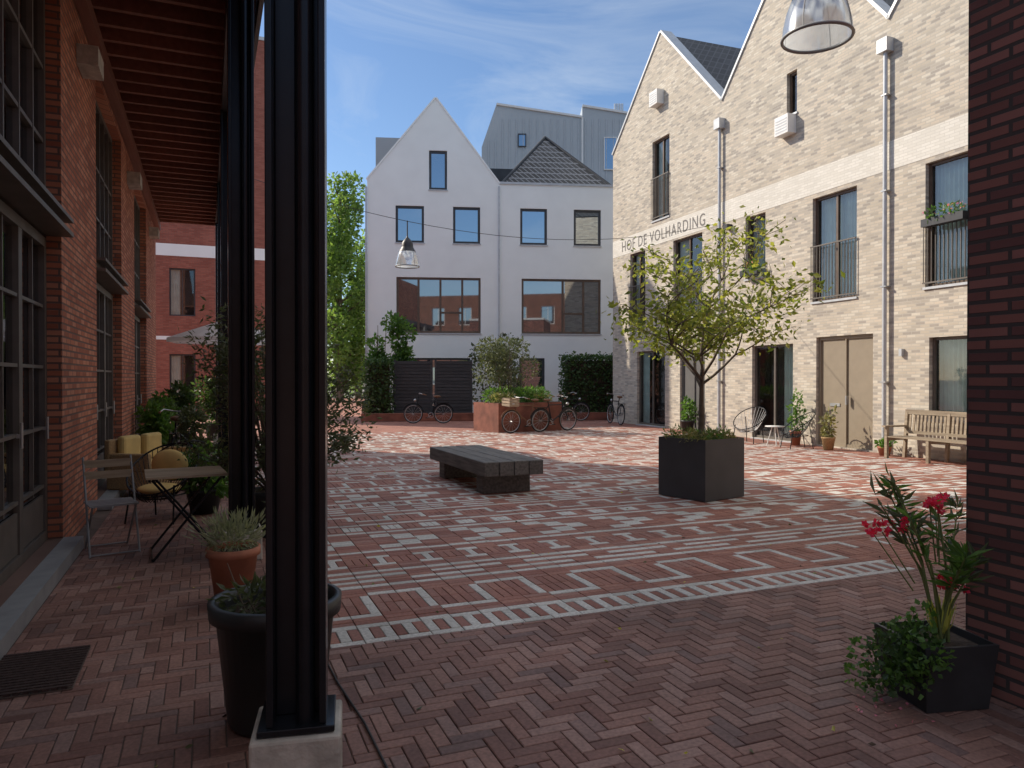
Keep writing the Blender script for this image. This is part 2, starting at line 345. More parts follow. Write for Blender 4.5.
def wall(root, name, outline, openings, mat, reveal=0.14, y=0.0, revmat=None):
    mb = MB(); polys = [[Vector((x, z, 0)) for x, z in outline]]
    for (a, b, c, d) in openings: polys.append([Vector((a, c, 0)), Vector((a, d, 0)), Vector((b, d, 0)), Vector((b, c, 0))])
    flat = [p for q in polys for p in q]
    tris = tessellate_polygon(polys)
    vs = [(p.x, y, p.y) for p in flat]; fs = []
    for t in tris:
        a, b, c = [Vector((flat[i].x, flat[i].y, 0)) for i in t]
        cr = (b - a).cross(c - a).z
        fs.append(tuple(t) if cr > 0 else (t[0], t[2], t[1]))
    mb.mesh(vs, fs, mat)
    rm = revmat or mat
    for (a, b, c, d) in openings:
        y1 = y + reveal
        mb.face([(a, y, c), (a, y1, c), (a, y1, d), (a, y, d)], rm)
        mb.face([(b, y, c), (b, y, d), (b, y1, d), (b, y1, c)], rm)
        mb.face([(a, y, d), (a, y1, d), (b, y1, d), (b, y, d)], rm)
        mb.face([(a, y, c), (b, y, c), (b, y1, c), (a, y1, c)], rm)
    return mb.build(name, root)

def window(mb, a, b, c, d, y, cols=(0.5,), rows=(), fw=0.06, fm='frame', gm='glass', bar=0.04, dep=0.07, inner=True, curtain=0.0):
    g = 0.003
    mb.box(a + g, a + fw, y, y + dep, c + g, d - g, fm); mb.box(b - fw, b - g, y, y + dep, c + g, d - g, fm)
    mb.box(a + fw, b - fw, y, y + dep, d - fw, d - g, fm); mb.box(a + fw, b - fw, y, y + dep, c + g, c + fw, fm)
    W = b - a; Hh = d - c
    for t in cols: mb.box(a + W * t - bar / 2, a + W * t + bar / 2, y + 0.004, y + dep - 0.004, c + fw, d - fw, fm)
    for t in rows: mb.box(a + fw, b - fw, y + 0.008, y + dep - 0.008, c + Hh * t - bar / 2, c + Hh * t + bar / 2, fm)
    gy = y + dep * 0.6
    mb.face([(a + fw / 2, gy, c + fw / 2), (b - fw / 2, gy, c + fw / 2), (b - fw / 2, gy, d - fw / 2), (a + fw / 2, gy, d - fw / 2)], gm)
    if inner:
        yi = y + 0.5
        mb.face([(a, yi, c), (b, yi, c), (b, yi, d), (a, yi, d)], 'interior')
        mb.face([(a, y + dep, c), (a, yi, c), (a, yi, d), (a, y + dep, d)], 'interior')
        mb.face([(b, y + dep, c), (b, yi, c), (b, yi, d), (b, y + dep, d)], 'interior')
        mb.face([(a, y + dep, d), (b, y + dep, d), (b, yi, d), (a, yi, d)], 'interior')
        mb.face([(a, y + dep, c), (b, y + dep, c), (b, yi, c), (a, yi, c)], 'lightwood')
    if curtain:
        nfold = max(4, int(W * curtain / 0.05)); x_0 = b - fw if curtain < 0 else a + fw
        ww = (W - 2 * fw) * abs(curtain); nfold = max(4, int(ww / .05)); sg = -1 if curtain < 0 else 1
        xs = [x_0 + sg * ww * i / nfold for i in range(nfold + 1)]
        for i in range(nfold):
            y0 = y + 0.13 + 0.025 * (i % 2); y1 = y + 0.13 + 0.025 * ((i + 1) % 2)
            mb.face([(xs[i], y0, c + .03), (xs[i + 1], y1, c + .03), (xs[i + 1], y1, d - .03), (xs[i], y0, d - .03)], 'curtain')

# ------------------------------------------------------------------ ground & paving
mb = MB(); mb.face([(-400, -400, -0.02), (400, -400, -0.02), (400, 400, -0.02), (-400, 400, -0.02)], 'groundfar'); mb.build('ground')
mb = MB(); mb.face([(-12, -20, -0.016), (40, -20, -0.016), (40, 60, -0.016), (-12, 60, -0.016)], 'pavefar'); mb.build('brick_pavement')
mb = MB(); mb.face([(-1.25, 1.1, -0.010), (14.2, 1.1, -0.010), (14.2, 21.6, -0.010), (-1.25, 21.6, -0.010)], 'joint'); mb.build('paving_joint_bed')

def bricks(name, items, mats):
    vs = []; fs = []; mi = []
    for (cx, cy, lx, ly, k) in items:
        hx = lx / 2 - 0.0026; hy = ly / 2 - 0.0026; z = random.uniform(-0.0016, 0.0016)
        if hx < .006 or hy < .006: continue
        cx += random.uniform(-.0008, .0008); cy += random.uniform(-.0008, .0008)
        i_ = min(0.004, hx * .5, hy * .5); tx = random.uniform(-.0014, .0014); b = len(vs)
        vs += [(cx - hx, cy - hy, -.0095), (cx + hx, cy - hy, -.0095), (cx + hx, cy + hy, -.0095), (cx - hx, cy + hy, -.0095),
               (cx - hx, cy - hy, z - .003), (cx + hx, cy - hy, z - .003), (cx + hx, cy + hy, z - .003), (cx - hx, cy + hy, z - .003),
               (cx - hx + i_, cy - hy + i_, z), (cx + hx - i_, cy - hy + i_, z), (cx + hx - i_, cy + hy - i_, z + tx), (cx - hx + i_, cy + hy - i_, z + tx)]
        for o in (0, 4):
            fs += [(b + o, b + o + 1, b + o + 5, b + o + 4), (b + o + 1, b + o + 2, b + o + 6, b + o + 5), (b + o + 2, b + o + 3, b + o + 7, b + o + 6), (b + o + 3, b + o, b + o + 4, b + o + 7)]
        fs.append((b + 8, b + 9, b + 10, b + 11)); mi += [k] * 9
    me = bpy.data.meshes.new(name); me.from_pydata(vs, [], fs)
    for q in mats: me.materials.append(M[q])
    me.polygons.foreach_set('material_index', mi); me.update()
    o = bpy.data.objects.new(name, me); COL.objects.link(o); return o
C = 0.07
def herring(x0, x1, y0, y1):
    it = []
    nx0, nx1 = int(math.floor(x0 / C)) - 3, int(math.ceil(x1 / C)); ny0, ny1 = int(math.floor(y0 / C)) - 3, int(math.ceil(y1 / C))
    for y in range(ny0, ny1):
        for x in range(nx0, nx1):
            k = (x - y) % 6
            if k == 0: a, b, c, d = x * C, (x + 3) * C, y * C, (y + 1) * C
            elif k == 5: a, b, c, d = x * C, (x + 1) * C, y * C, (y + 3) * C
            else: continue
            a = max(a, x0); b = min(b, x1); c = max(c, y0); d = min(d, y1)
            if b - a < .018 or d - c < .018: continue
            it.append(((a + b) / 2, (c + d) / 2, b - a, d - c, 0))
    return it
PX0 = 0.665; PY0 = 4.45
it = herring(-1.09, 7.5, 1.2, PY0) + herring(-1.09, PX0, PY0, 21.3)
bricks('herringbone_paving', it, ['redpave'])
MV = ('V', 'RRRRRWRRRRRW')
motif = {
 'line': [('H', 'W')], 'gap': [('H', 'R')], 'teeth': [('V', 'WR')],
 'meander': [('H', 'WWRR'), MV, MV, ('H', 'RRWW')],
 'meander1': [('H', 'WWRR'), MV, ('H', 'RRWW')],
 'dash': [('H', 'WWWR'), ('H', 'R'), ('H', 'RWWW')],
 'ibeam': [('H', 'WR'), ('V', 'RWRRRR'), ('H', 'WR')],
 'blocks': [('H', 'WWRR'), ('H', 'WWRR'), ('H', 'R'), ('H', 'RRWW'), ('H', 'RRWW')],
 'zig': [('H', 'WRRR'), ('H', 'WWRR'), ('H', 'RWRR'), ('H', 'RWWR'), ('H', 'RRWR'), ('H', 'RWWR'), ('H', 'RWRR'), ('H', 'WWRR'), ('H', 'WRRR')],
 'sold': [('V', 'WWWRRR')], 'sold2': [('V', 'WRRWRR')], 'chk': [('H', 'WR'), ('H', 'RW'), ('H', 'WR')],
 'pair': [('H', 'WWR'), ('H', 'R'), ('H', 'WWR')],
}
seq = ['line', 'teeth', 'line', 'gap', 'gap', 'meander', 'gap', 'gap', 'line', 'gap', 'dash', 'gap', 'line', 'gap', 'gap', 'ibeam', 'gap', 'gap', 'line', 'gap', 'zig', 'gap', 'line', 'gap', 'sold', 'gap', 'line',
       'gap', 'gap', 'meander1', 'gap', 'gap', 'line', 'gap', 'pair', 'gap', 'line', 'sold2', 'line', 'gap', 'gap', 'zig', 'gap', 'gap', 'line', 'teeth', 'line', 'gap', 'gap', 'meander', 'gap', 'gap', 'line', 'gap', 'ibeam', 'gap', 'line',
       'gap', 'blocks', 'gap', 'line', 'gap', 'chk', 'gap', 'line', 'gap', 'gap', 'meander1', 'gap', 'gap']
it = []; y = PY0; si = 0
def edgeX(y):
    return 5.45 if y < PY0 + 0.6 else 12.6
while y < 21.4:
    nm = seq[si % len(seq)]; si += 1; shift = 0 if 'mean' in nm or nm == 'zig' else random.randrange(0, 12)
    for typ, pat in motif[nm]:
        x = PX0; i = 0
        if typ == 'H':
            while x < 13.6:
                w = pat[(i + (shift // 3)) % len(pat)] == 'W'
                if x > edgeX(y): w = False
                it.append((x + 1.5 * C, y + C / 2, 3 * C, C, 1 if w else 0)); x += 3 * C; i += 1
            y += C
        else:
            while x < 13.6:
                w = pat[(i + (shift // 3) * 3) % len(pat)] == 'W'
                if x > edgeX(y): w = False
                it.append((x + C / 2, y + 1.5 * C, C, 3 * C, 1 if w else 0)); x += C; i += 1
            y += 3 * C
bricks('patterned_paving', it, ['redpave2', 'whitepave'])
mb = MB()
for _ in range(170):
    x = random.uniform(-1, 8); y = random.uniform(2, 13)
    mb.leaf((x, y, .006), random.uniform(.02, .05), random.choice(['leaf_dry', 'leaf_yellow', 'leaf_olive', 'soil']), Vector((random.gauss(0, 1), random.gauss(0, 1), .04)), .5)
mb.build('fallen_leaves')

# ------------------------------------------------------------------ LEFT BUILDING
LH = 9.3; LE = 21.2
root = empty('red_brick_arcade_building', (-1.25, 0, 0), radians(90))
ops = [(2.9, 7.9, 0.12, 5.3), (10.2, 13.0, 0.12, 5.3), (15.2, 18.0, 0.12, 5.3)]
wall(root, 'walls', [(.5, 0), (LE, 0), (LE, LH), (.5, LH)], ops, 'orangebrick', 0.22)
mb = MB()
mb.box(LE - .01, LE, 0.003, 9, 0, LH, 'orangebrick'); mb.box(.52, LE - .02, 0.4, 8.8, LH - .3, LH - .1, 'slate'); mb.box(.52, LE - .02, 8.8, 9, 0, LH - .3, 'orangebrick')
mb.box(.5, .52, .003, 8.8, 0, LH - .3, 'orangebrick')
mb.build('rear_walls_and_roof', root)
mb = MB()
for (a, b, c, d) in ops:
    W = b - a; n = 5 if W > 4 else 3
    cols = [i / n for i in range(1, n)]
    window(mb, a, b, c, 2.88, 0.12, cols=cols, rows=(), fw=0.09, bar=0.12, dep=0.08, gm='glassnear', fm='frame', curtain=0)
    for i in range(n):
        x0 = a + W * i / n + 0.07; x1 = a + W * (i + 1) / n - 0.07
        mb.box((x0 + x1) / 2 - .012, (x0 + x1) / 2 + .012, 0.135, 0.165, c + .45, 2.8, 'frame')
        for zz in (0.62, 1.15, 1.7, 2.25): mb.box(x0, x1, 0.132, 0.168, zz - .014, zz + .014, 'frame')
        mb.box(x0, x1, 0.138, 0.16, c + .1, c + .42, 'frame')
        mb.cyl((x1 - .04, 0.10, 1.05), (x1 - .04, 0.10, 1.25), .012, .012, 8, 'silver'); mb.box(x1 - .05, x1 - .03, .10, .135, 1.13, 1.16, 'silver')
    window(mb, a, b, 3.08, d, 0.12, cols=[i / (2 * n) for i in range(1, 2 * n)], rows=(0.3, .6), fw=0.07, bar=0.035, dep=0.08, gm='glassnear', fm='frame')
    mb.box(a + .003, b - .003, -0.10, 0.24, 2.90, 2.94, 'frame'); mb.box(a + .003, b - .003, -0.10, 0.24, 3.03, 3.065, 'frame'); mb.box(a + .003, b - .003, 0.02, 0.05, 2.94, 3.03, 'frame')
    mb.box(a - .05, b + .05, -.16, .2, .0, .118, 'step')
mb.build('steel_windows_and_doors', root)
mb = MB()
for x in (9.0, 14.1, 19.0):
    mb.box(x - .22, x + .22, -.20, -.002, 4.85, 5.05, 'concrete')
mb.build('concrete_corbels', root)
mb = MB()
Z = 5.55
mb.box(2.2, LE, -1.75, -.002, Z + .2, Z + .26, 'canopywood')
yy = 2.3
while yy < LE - .1:
    mb.box(yy, yy + .07, -1.72, -.004, Z + .02, Z + .198, 'canopydark'); yy += 0.42
mb.box(2.2, LE + .05, -1.63, -1.43, Z - .28, Z + .018, 'frame2')
mb.box(2.2, LE + .05, -1.80, -1.755, Z - .02, Z + .30, 'frame2')
mb.box(2.2, LE + .05, -.12, -.006, Z - .15, Z + .016, 'canopydark')
mb.build('timber_canopy', root)

for i, yc in enumerate((2.97, 7.0, 11.0, 15.0, 19.0)):
    mb = MB()
    w = .108
    mb.box(-w, -w + .026, -.12, .12, .30, 5.27, 'black'); mb.box(w - .026, w, -.12, .12, .30, 5.27, 'black')
    mb.box(-w + .026, w - .026, -.012, .012, .30, 5.27, 'black')
    mb.cyl((.030, -.068, .3), (.030, -.068, 5.27), .036, .036, 14, 'black')
    mb.cyl((-.045, .07, .3), (-.045, .07, 5.27), .036, .036, 14, 'black')
    mb.box(-.14, .14, -.14, .14, .275, .30, 'black')
    o = mb.build('steel_column', None, (0.32 if i == 0 else .27, yc, 0), radians(-10) if i == 0 else 0, bevel=0.004)
    mb2 = MB(); mb2.box(-.165, .165, -.165, .165, 0, .27, 'concrete')
    mb2.build('stone_plinth', o, bevel=.012)

# ------------------------------------------------------------------ NEAR DARK BRICK BUILDING (right)
root = empty('dark_brick_building', (3.63, 2.65, 0))
mb = MB(); mb.box(0, 6, -4, 0, 0, 6.2, 'darkbrick'); mb.build('walls', root)
mb = MB(); mb.box(-.05, 6.05, -4.05, .05, 6.203, 6.35, 'zinc'); mb.build('roof', root)
root = empty('brown_brick_terrace', (16, -17, 0), radians(180))
ops = [(2 + 3 * i, 3.4 + 3 * i, z, z + 1.9) for i in range(10) for z in (.9, 4.1, 7.3)]
wall(root, 'walls', [(0, 0), (33, 0), (33, 10.5), (0, 10.5)], ops, 'backred', .15)
mb = MB()
for o_ in ops: window(mb, *o_, 0.1, gm='glassblue', inner=False, fm='whitemetal')
mb.box(0, 33, .3, 8, 10.2, 10.4, 'slate'); mb.build('windows_and_roof', root)

# ------------------------------------------------------------------ RIGHT BUILDING
root = empty('gabled_brick_terrace', (13.25, 12.6, 0), radians(-92.1))
VAL = [-11.0, -4.5, 1.2, 7.2, 13.2]; EZ = [9.7, 9.4, 9.1, 9.1, 9.1]; AP = 12.75
outl = [(VAL[0], 0), (VAL[-1], 0), (VAL[-1], EZ[-1])]
for i in range(3, -1, -1):
    outl.append(((VAL[i] + VAL[i + 1]) / 2, AP if i == 0 else AP - .2)); outl.append((VAL[i], EZ[i]))
rops = {
 'g': [(-9.25, -7.47, .03, 2.5), (-3.18, -1.63, .03, 2.45), (2.2, 4.0, .8, 2.4), (8.5, 10.2, .8, 2.4)],
 'f': [(-9.73, -8.71, 3.45, 5.9), (-7.0, -5.45, 3.45, 5.9), (-.98, .36, 3.4, 5.85), (2.1, 3.9, 3.4, 5.85), (8.4, 10.2, 3.4, 5.85)],
 's': [(-8.26, -7.23, 6.75, 9.35), (-3.47, -2.66, 4.25, 5.9), (-1.88, -1.52, 8.1, 9.15), (3.6, 4.6, 6.75, 9.3)],
 'd': [(-6.61, -5.3, .03, 2.45), (-.85, .82, .03, 2.56)]}
allops = [o for k in rops for o in rops[k]]
wall(root, 'walls', outl, allops, 'creambrick', .16)
mb = MB()
mb.box(VAL[0], VAL[0] + .01, .003, 9, 0, 9.6, 'creambrick')
mb.build('end_wall', root)
mb = MB()
mb.box(VAL[0] + .002, VAL[-1], -.006, -.001, 5.95, 6.55, 'cream_tape')
mb.build('pale_band', root)
mb = MB()
ci = 0; CUR = [.25, -.35, .95, .6, .3, .4, 1.0, .45, .6, .5, .9, 0, .5]
for k in rops:
    for (a, b, c, d) in rops[k]:
        if k == 'd': continue
        W = b - a; cu = CUR[ci % len(CUR)]; ci += 1
        window(mb, a, b, c, d, .09, cols=(0.5,) if W > 1.0 else (), fw=.06, bar=.06, fm='bronze' if k != 'g' else 'frame', gm='glass', curtain=cu)
        mb.box(a - .03, b + .03, -.035, .085, c - .05, c - .002, 'zinc')
        if k == 'f' or (k == 's' and W > .9):
            y_ = -.045; zt = c + (1.28 if k == 'f' else 1.35)
            mb.box(a - .02, b + .02, y_ - .015, y_ + .015, zt, zt + .03, 'frame'); mb.box(a - .02, b + .02, y_ - .012, y_ + .012, c + .06, c + .09, 'frame')
            n = int(W / .09)
            for i in range(n + 1):
                x = a + W * i / n; mb.box(x - .007, x + .007, y_ - .007, y_ + .007, c + .09, zt, 'frame')
(a, b, c, d) = rops['d'][1]
window(mb, a, b, c, d, .07, cols=(.5,), fw=.07, fm='beige', gm='beige', inner=False, bar=.03)
mb.box((a + b) / 2 + .06, (a + b) / 2 + .09, .0, .07, 1.0, 1.2, 'silver')
mb.box((a + b) / 2 - .5, (a + b) / 2 - .2, .095, .112, .95, 1.02, 'silver')
(a, b, c, d) = rops['d'][0]
window(mb, a, b, c, d, .07, cols=(.5,), fw=.07, fm='greydoor', gm='greydoor', inner=False, bar=.03)
mb.build('windows_and_doors', root)
mb = MB()
for i in range(4):
    x0, x1 = VAL[i], VAL[i + 1]; xm = (x0 + x1) / 2; za = AP if i == 0 else AP - .2
    for (p, q) in (((x0, EZ[i]), (xm, za)), ((xm, za), (x1, EZ[i + 1]))):
        mb.face([(p[0], .28, p[1] - .05), (q[0], .28, q[1] - .05), (q[0], 9, q[1] - .05), (p[0], 9, p[1] - .05)], 'rooftile')
        L = sqrt((q[0] - p[0]) ** 2 + (q[1] - p[1]) ** 2); nx = -(q[1] - p[1]) / L * .07; nz = (q[0] - p[0]) / L * .07
        pr = [(p[0], p[1]), (q[0], q[1]), (q[0] + nx, q[1] + nz), (p[0] + nx, p[1] + nz)]
        f0 = [(u, -.04, v + .002) for u, v in pr]; f1 = [(u, .36, v + .002) for u, v in pr]
        mb.mesh(f0 + f1, [(0, 1, 2, 3), (7, 6, 5, 4), (0, 4, 5, 1), (1, 5, 6, 2), (2, 6, 7, 3), (3, 7, 4, 0)], 'zinc')
mb.build('roofs_and_copings', root)
mb = MB()
for x, zt in ((-4.5, 8.6), (1.2, 8.4), (7.2, 8.4)):
    mb.cyl((x, -.09, .05), (x, -.09, zt), .045, .045, 12, 'zinc'); mb.box(x - .13, x + .13, -.2, -.005, zt, zt + .28, 'zinc')
    for z in (1.5, 3.5, 5.5, 7.5): mb.box(x - .07, x + .07, -.14, -.004, z, z + .03, 'silver')
mb.build('rain_pipes', root)
mb = MB()
for x, z in ((-7.8, 10.65), (-1.78, 7.85), (4.1, 10.4)):
    mb.box(x - .24, x + .24, -.26, -.003, z - .26, z + .2, 'whitemetal')
    for k in range(5): mb.box(x - .2, x + .2, -.268, -.262, z - .2 + k * .07, z - .17 + k * .07, 'zinc')
mb.build('vent_boxes', root, bevel=.015)
mb = MB()
mb.box(-4.2, -4.05, -.16, -.003, 5.7, 5.85, 'darksteel'); mb.box(1.55, 1.62, -.08, -.003, 2.05, 2.2, 'zinc')
mb.build('wall_lamps', root)
mb = MB()
for x0, x1, z in ((-3.4, -2.7, 4.30), (2.2, 3.1, 4.55)):
    mb.box(x0, x1, -.24, -.065, z, z + .15, 'darksteel')
    cloud(mb, [(((x0 + x1) / 2, -.15, z + .22), (x1 - x0) / 2, .12, .14)], 140, .09, 'leaf_fresh'); cloud(mb, [(((x0 + x1) / 2, -.17, z + .24), (x1 - x0) / 2, .12, .12)], 25, .05, 'petalpink', .9)
mb.build('flower_boxes', root)
cu = bpy.data.curves.new('lettering', 'FONT'); cu.body = 'HOF DE VOLHARDING'; cu.size = 1; cu.extrude = 0; cu.space_character = 1.15
to = bpy.data.objects.new('lettering_tmp', cu); COL.objects.link(to)
bpy.context.view_layer.update()
dg = bpy.context.evaluated_depsgraph_get()
me = bpy.data.meshes.new_from_object(to.evaluated_get(dg)); bpy.data.objects.remove(to)
xs = [v.co.x for v in me.vertices]; ys = [v.co.y for v in me.vertices]
for v in me.vertices:
    u = (v.co.x - min(xs)) / (max(xs) - min(xs)); w = (v.co.y - min(ys)) / (max(ys) - min(ys))
    v.co = (-10.3 + 5.0 * u, -.012, 6.07 + .36 * w)
me.materials.clear(); me.materials.append(M['lettering'])
o = bpy.data.objects.new('lettering', me); COL.objects.link(o); o.parent = root

# ------------------------------------------------------------------ WHITE HOUSE
root = empty('white_gabled_house', (6.07, 31.02, 0), radians(-16.4))
wo = [(2.67, 3.43, 9.55, 11.2), (1.27, 2.46, 7.3, 8.85), (3.68, 4.83, 7.3, 8.85), (6.54, 7.7, 7.3, 8.85), (8.86, 10.05, 7.3, 8.85),
      (1.3, 4.85, 3.5, 5.85), (6.6, 10.05, 3.5, 5.85), (6.5, 7.6, .1, 2.45), (2.0, 4.4, .1, 2.45)]
wall(root, 'walls', [(0.1, 0), (10.6, 0), (10.6, 9.85), (5.65, 9.85), (2.95, 13.4), (0.1, 9.9)], wo, 'render', .14)
mb = MB()
mb.box(.1, .11, .002, 9, 0, 9.9, 'render'); mb.box(10.59, 10.6, .002, 9, 0, 9.8, 'render')
mb.box(5.6, 5.66, -.07, -.003, .1, 9.75, 'zinc'); mb.box(.02, .095, -.07, 0, .1, 9.6, 'zinc')
mb.build('side_walls_and_pipes', root)
mb = MB()
for i, (a, b, c, d) in enumerate(wo):
    if i in (5, 6):
        window(mb, a, b, c, d, .06, cols=(.26, .52, .78) if i == 5 else (.52, .78), rows=(), fw=.09, bar=.09, fm='bronze', gm='glasswide', inner=False)
        mb.box(a + (b - a) * .52, a + (b - a) * .78, .05, .1, c + .08 + .75, c + .08 + .83, 'bronze')
    elif i == 8: window(mb, a, b, c, d, .06, cols=(.33, .66), fw=.08, fm='frame2', gm='glassblue', inner=False)
    else: window(mb, a, b, c, d, .06, cols=(), rows=(), fw=.10, bar=.06, fm='frame2', gm='glassblue', inner=False)
    mb.box(a - .03, b + .03, -.04, .05, c - .05, c - .002, 'zinc')
mb.build('windows', root)
mb = MB()
for p, q in (((.1, 9.9), (2.95, 13.4)), ((2.95, 13.4), (5.65, 9.85))):
    mb.face([(p[0], .2, p[1] - .05), (q[0], .2, q[1] - .05), (q[0], 9, q[1] - .05), (p[0], 9, p[1] - .05)], 'slate')
    L = sqrt((q[0] - p[0]) ** 2 + (q[1] - p[1]) ** 2); nx = -(q[1] - p[1]) / L * .06; nz = (q[0] - p[0]) / L * .06
    pr = [(p[0], p[1]), (q[0], q[1]), (q[0] + nx, q[1] + nz), (p[0] + nx, p[1] + nz)]
    f0 = [(u, -.04, v + .002) for u, v in pr]; f1 = [(u, .25, v + .002) for u, v in pr]
    mb.mesh(f0 + f1, [(0, 1, 2, 3), (7, 6, 5, 4), (0, 4, 5, 1), (1, 5, 6, 2), (2, 6, 7, 3), (3, 7, 4, 0)], 'render')
ap = (8.0, 2.6, 12.75); b0 = [(5.75, .1, 9.9), (10.55, .1, 9.9), (10.55, 5.2, 9.9), (5.75, 5.2, 9.9)]
for i in range(4):
    mb.face([b0[i], b0[(i + 1) % 4], ap], 'tiles')
mb.box(5.66, 10.64, -.05, .1, 9.853, 9.95, 'zinc')
for i in range(4): mb.cyl(b0[i], ap, .07, .07, 8, 'slate')
mb.box(5.5, 7.6, 5.6, 8.6, 9.8, 12.1, 'slate'); mb.box(.2, 1.7, 3.2, 6, 9.6, 12.7, 'cladding')
mb.build('roofs', root)

root = empty('grey_clad_apartment_block', (15.56, 42.26, 0), radians(-22.3))
mb = MB()
out_ = [(-.2, 0), (9.0, 0), (9.0, 17.6), (5.9, 18.1), (5.9, 17.4), (.7, 18.2), (-.2, 15.6)]
mb.face([(x, 0, z) for x, z in out_], 'cladding')
for p, q in zip(out_[1:], out_[2:] + out_[:1]): mb.face([(p[0], 0, p[1]), (p[0], 8, p[1]), (q[0], 8, q[1]), (q[0], 0, q[1])], 'cladding')
x = 0.2
while x < 9: mb.box(x, x + .035, -.05, -.001, 8, (17.3 if x > .8 else 16), 'zinc'); x += .42
mb.box(5.85, 5.95, -.07, -.002, 8, 17.4, 'whitemetal')
mb.beam((.7, -.03, 18.2), (5.9, -.03, 17.42), .12, .12, 'whitemetal'); mb.beam((5.9, -.03, 18.1), (9, -.03, 17.6), .12, .12, 'whitemetal')
for k in range(6): mb.cyl((8.0 + k * .1, 1, 17.6), (8.0 + k * .1, 1, 18.6), .04, .04, 6, 'zinc')
mb.build('clad_walls', root)
mb = MB(); window(mb, 7.2, 8.0, 14.2, 16.2, -.09, cols=(), gm='glassblue', fm='whitemetal', inner=False); window(mb, 2.0, 2.5, 15.6, 16.4, -.09, cols=(), gm='glassblue', fm='frame2', inner=False)
mb.build('windows', root)

root = empty('red_brick_house', (-2.4, 34.0, 0))
RH = 11.6
fo = [(.9 + 2.4 * i, 1.9 + 2.4 * i, z, z + 2.0) for i in range(1) for z in (.6, 4.2, 8.4)] + [(3.0, 3.3, 1, 1.6)]
wall(root, 'walls', [(0, 0), (3.5, 0), (3.5, RH), (0, RH)], fo, 'farred', .15)
mb = MB(); mb.box(0, 3.499, -.03, -.002, 6.7, 7.2, 'render'); mb.box(0, 3.499, -.02, -.002, 3.2, 3.35, 'render'); mb.box(0, .01, .01, 4, 0, RH, 'farred')
mb.box(3.5, 4.75, -.15, 1.2, 0, 16.2, 'farred'); mb.box(3.48, 4.77, -.18, -.152, 6.7, 7.2, 'render'); mb.box(3.45, 4.8, -.2, 1.25, 16.203, 16.35, 'zinc'); mb.build('tower_and_bands', root)
mb = MB()
for o_ in fo: window(mb, *o_, .08, cols=(.5,), gm='glass', fm='frame2', inner=True, curtain=.4)
mb.box(0, 3.49, .2, 4, RH - .2, RH - .1, 'slate'); mb.build('windows_and_roof', root)

# ------------------------------------------------------------------ trees
def tree(name, base, trunk_h, r, crown_h, nleaf, lsize, lm, seed, levels=4, spread=.9, asp=.5, lean=0.03, first=5):
    random.seed(seed); mb = MB(); ends = []
    def br(p, d, L, r, lv):
        k = 3; q = p
        for i in range(k):
            d = (d + Vector((random.gauss(0, .1), random.gauss(0, .1), random.gauss(0, .06) + .03))).normalized()
            n = q + d * (L / k)
            mb.cyl(q, n, r * (1 - .3 * i / k), r * (1 - .3 * (i + 1) / k), 7 if lv > 1 else 5, 'bark', False); q = n
            if lv <= 2: ends.append((Vector(q), d.copy(), lv))
        if lv > 0:
            for j in range(random.choice((2, 3, 3))):
                a = random.uniform(0, 2 * pi); side = Vector((cos(a), sin(a), random.uniform(-.25, .45)))
                br(q, (d * .75 + side * spread).normalized(), L * random.uniform(.6, .85), r * .6, lv - 1)
    top = Vector((0, 0, 0)); d = Vector((lean, 0, 1)).normalized(); n = 6
    for i in range(n):
        nx = top + d * (trunk_h / n) + Vector((random.gauss(0, .008), random.gauss(0, .008), 0)) * trunk_h
        mb.cyl(top, nx, r * (1 - .35 * i / n), r * (1 - .35 * (i + 1) / n), 10, 'bark', False); top = nx
    for j in range(first):
        a = 2 * pi * j / first + random.uniform(-.4, .4); up = random.uniform(.2, 1.2)
        st = top - Vector((0, 0, random.uniform(0, trunk_h * .3)))
        br(st, Vector((cos(a), sin(a), up)).normalized(), crown_h * random.uniform(.26, .38), r * .5, levels - 1)
    br(top, Vector((0, 0, 1)), crown_h * .36, r * .55, levels - 1)
    per = nleaf / len(ends)
    for (q, dd, lv) in ends:
        k = int(per * random.choice((0.1, .3, 1.0, 1.5, 2.2)))
        for _ in range(k):
            s_ = lsize * 1.5
            p = q + Vector((random.gauss(0, s_), random.gauss(0, s_), random.gauss(0, s_ * .7)))
            mb.leaf(p, lsize * random.uniform(.6, 1.3), lm, None, asp, .5)
    return mb.build(name, None, base)

tree('courtyard_tree', (6.18, 8.31, .74), .98, .042, 2.3, 4200, .09, 'leaf_tree', 11, levels=4, spread=.95, first=6)
random.seed(5)
root = empty('square_steel_planter', (6.18, 8.31, 0), radians(14))
mb = MB(); mb.box(-.40, .40, -.40, -.385, .01, .80, 'planter'); mb.box(-.40, .40, .385, .40, .01, .80, 'planter')
mb.box(-.40, -.385, -.385, .385, .01, .80, 'planter'); mb.box(.385, .40, -.385, .385, .01, .80, 'planter')
mb.box(-.385, .385, -.385, .385, .01, .74, 'soil'); mb.build('planter_box', root)
mb = MB()
cloud(mb, [((random.uniform(-.3, .3), random.uniform(-.3, .3), .79), .14, .14, .08) for _ in range(14)], 1000, .07, 'leaf_dry', .25)
cloud(mb, [((random.uniform(-.3, .3), random.uniform(-.3, .3), .84), .12, .12, .09) for _ in range(6)], 350, .06, 'leaf_fresh', .3)
mb.build('underplanting', root)

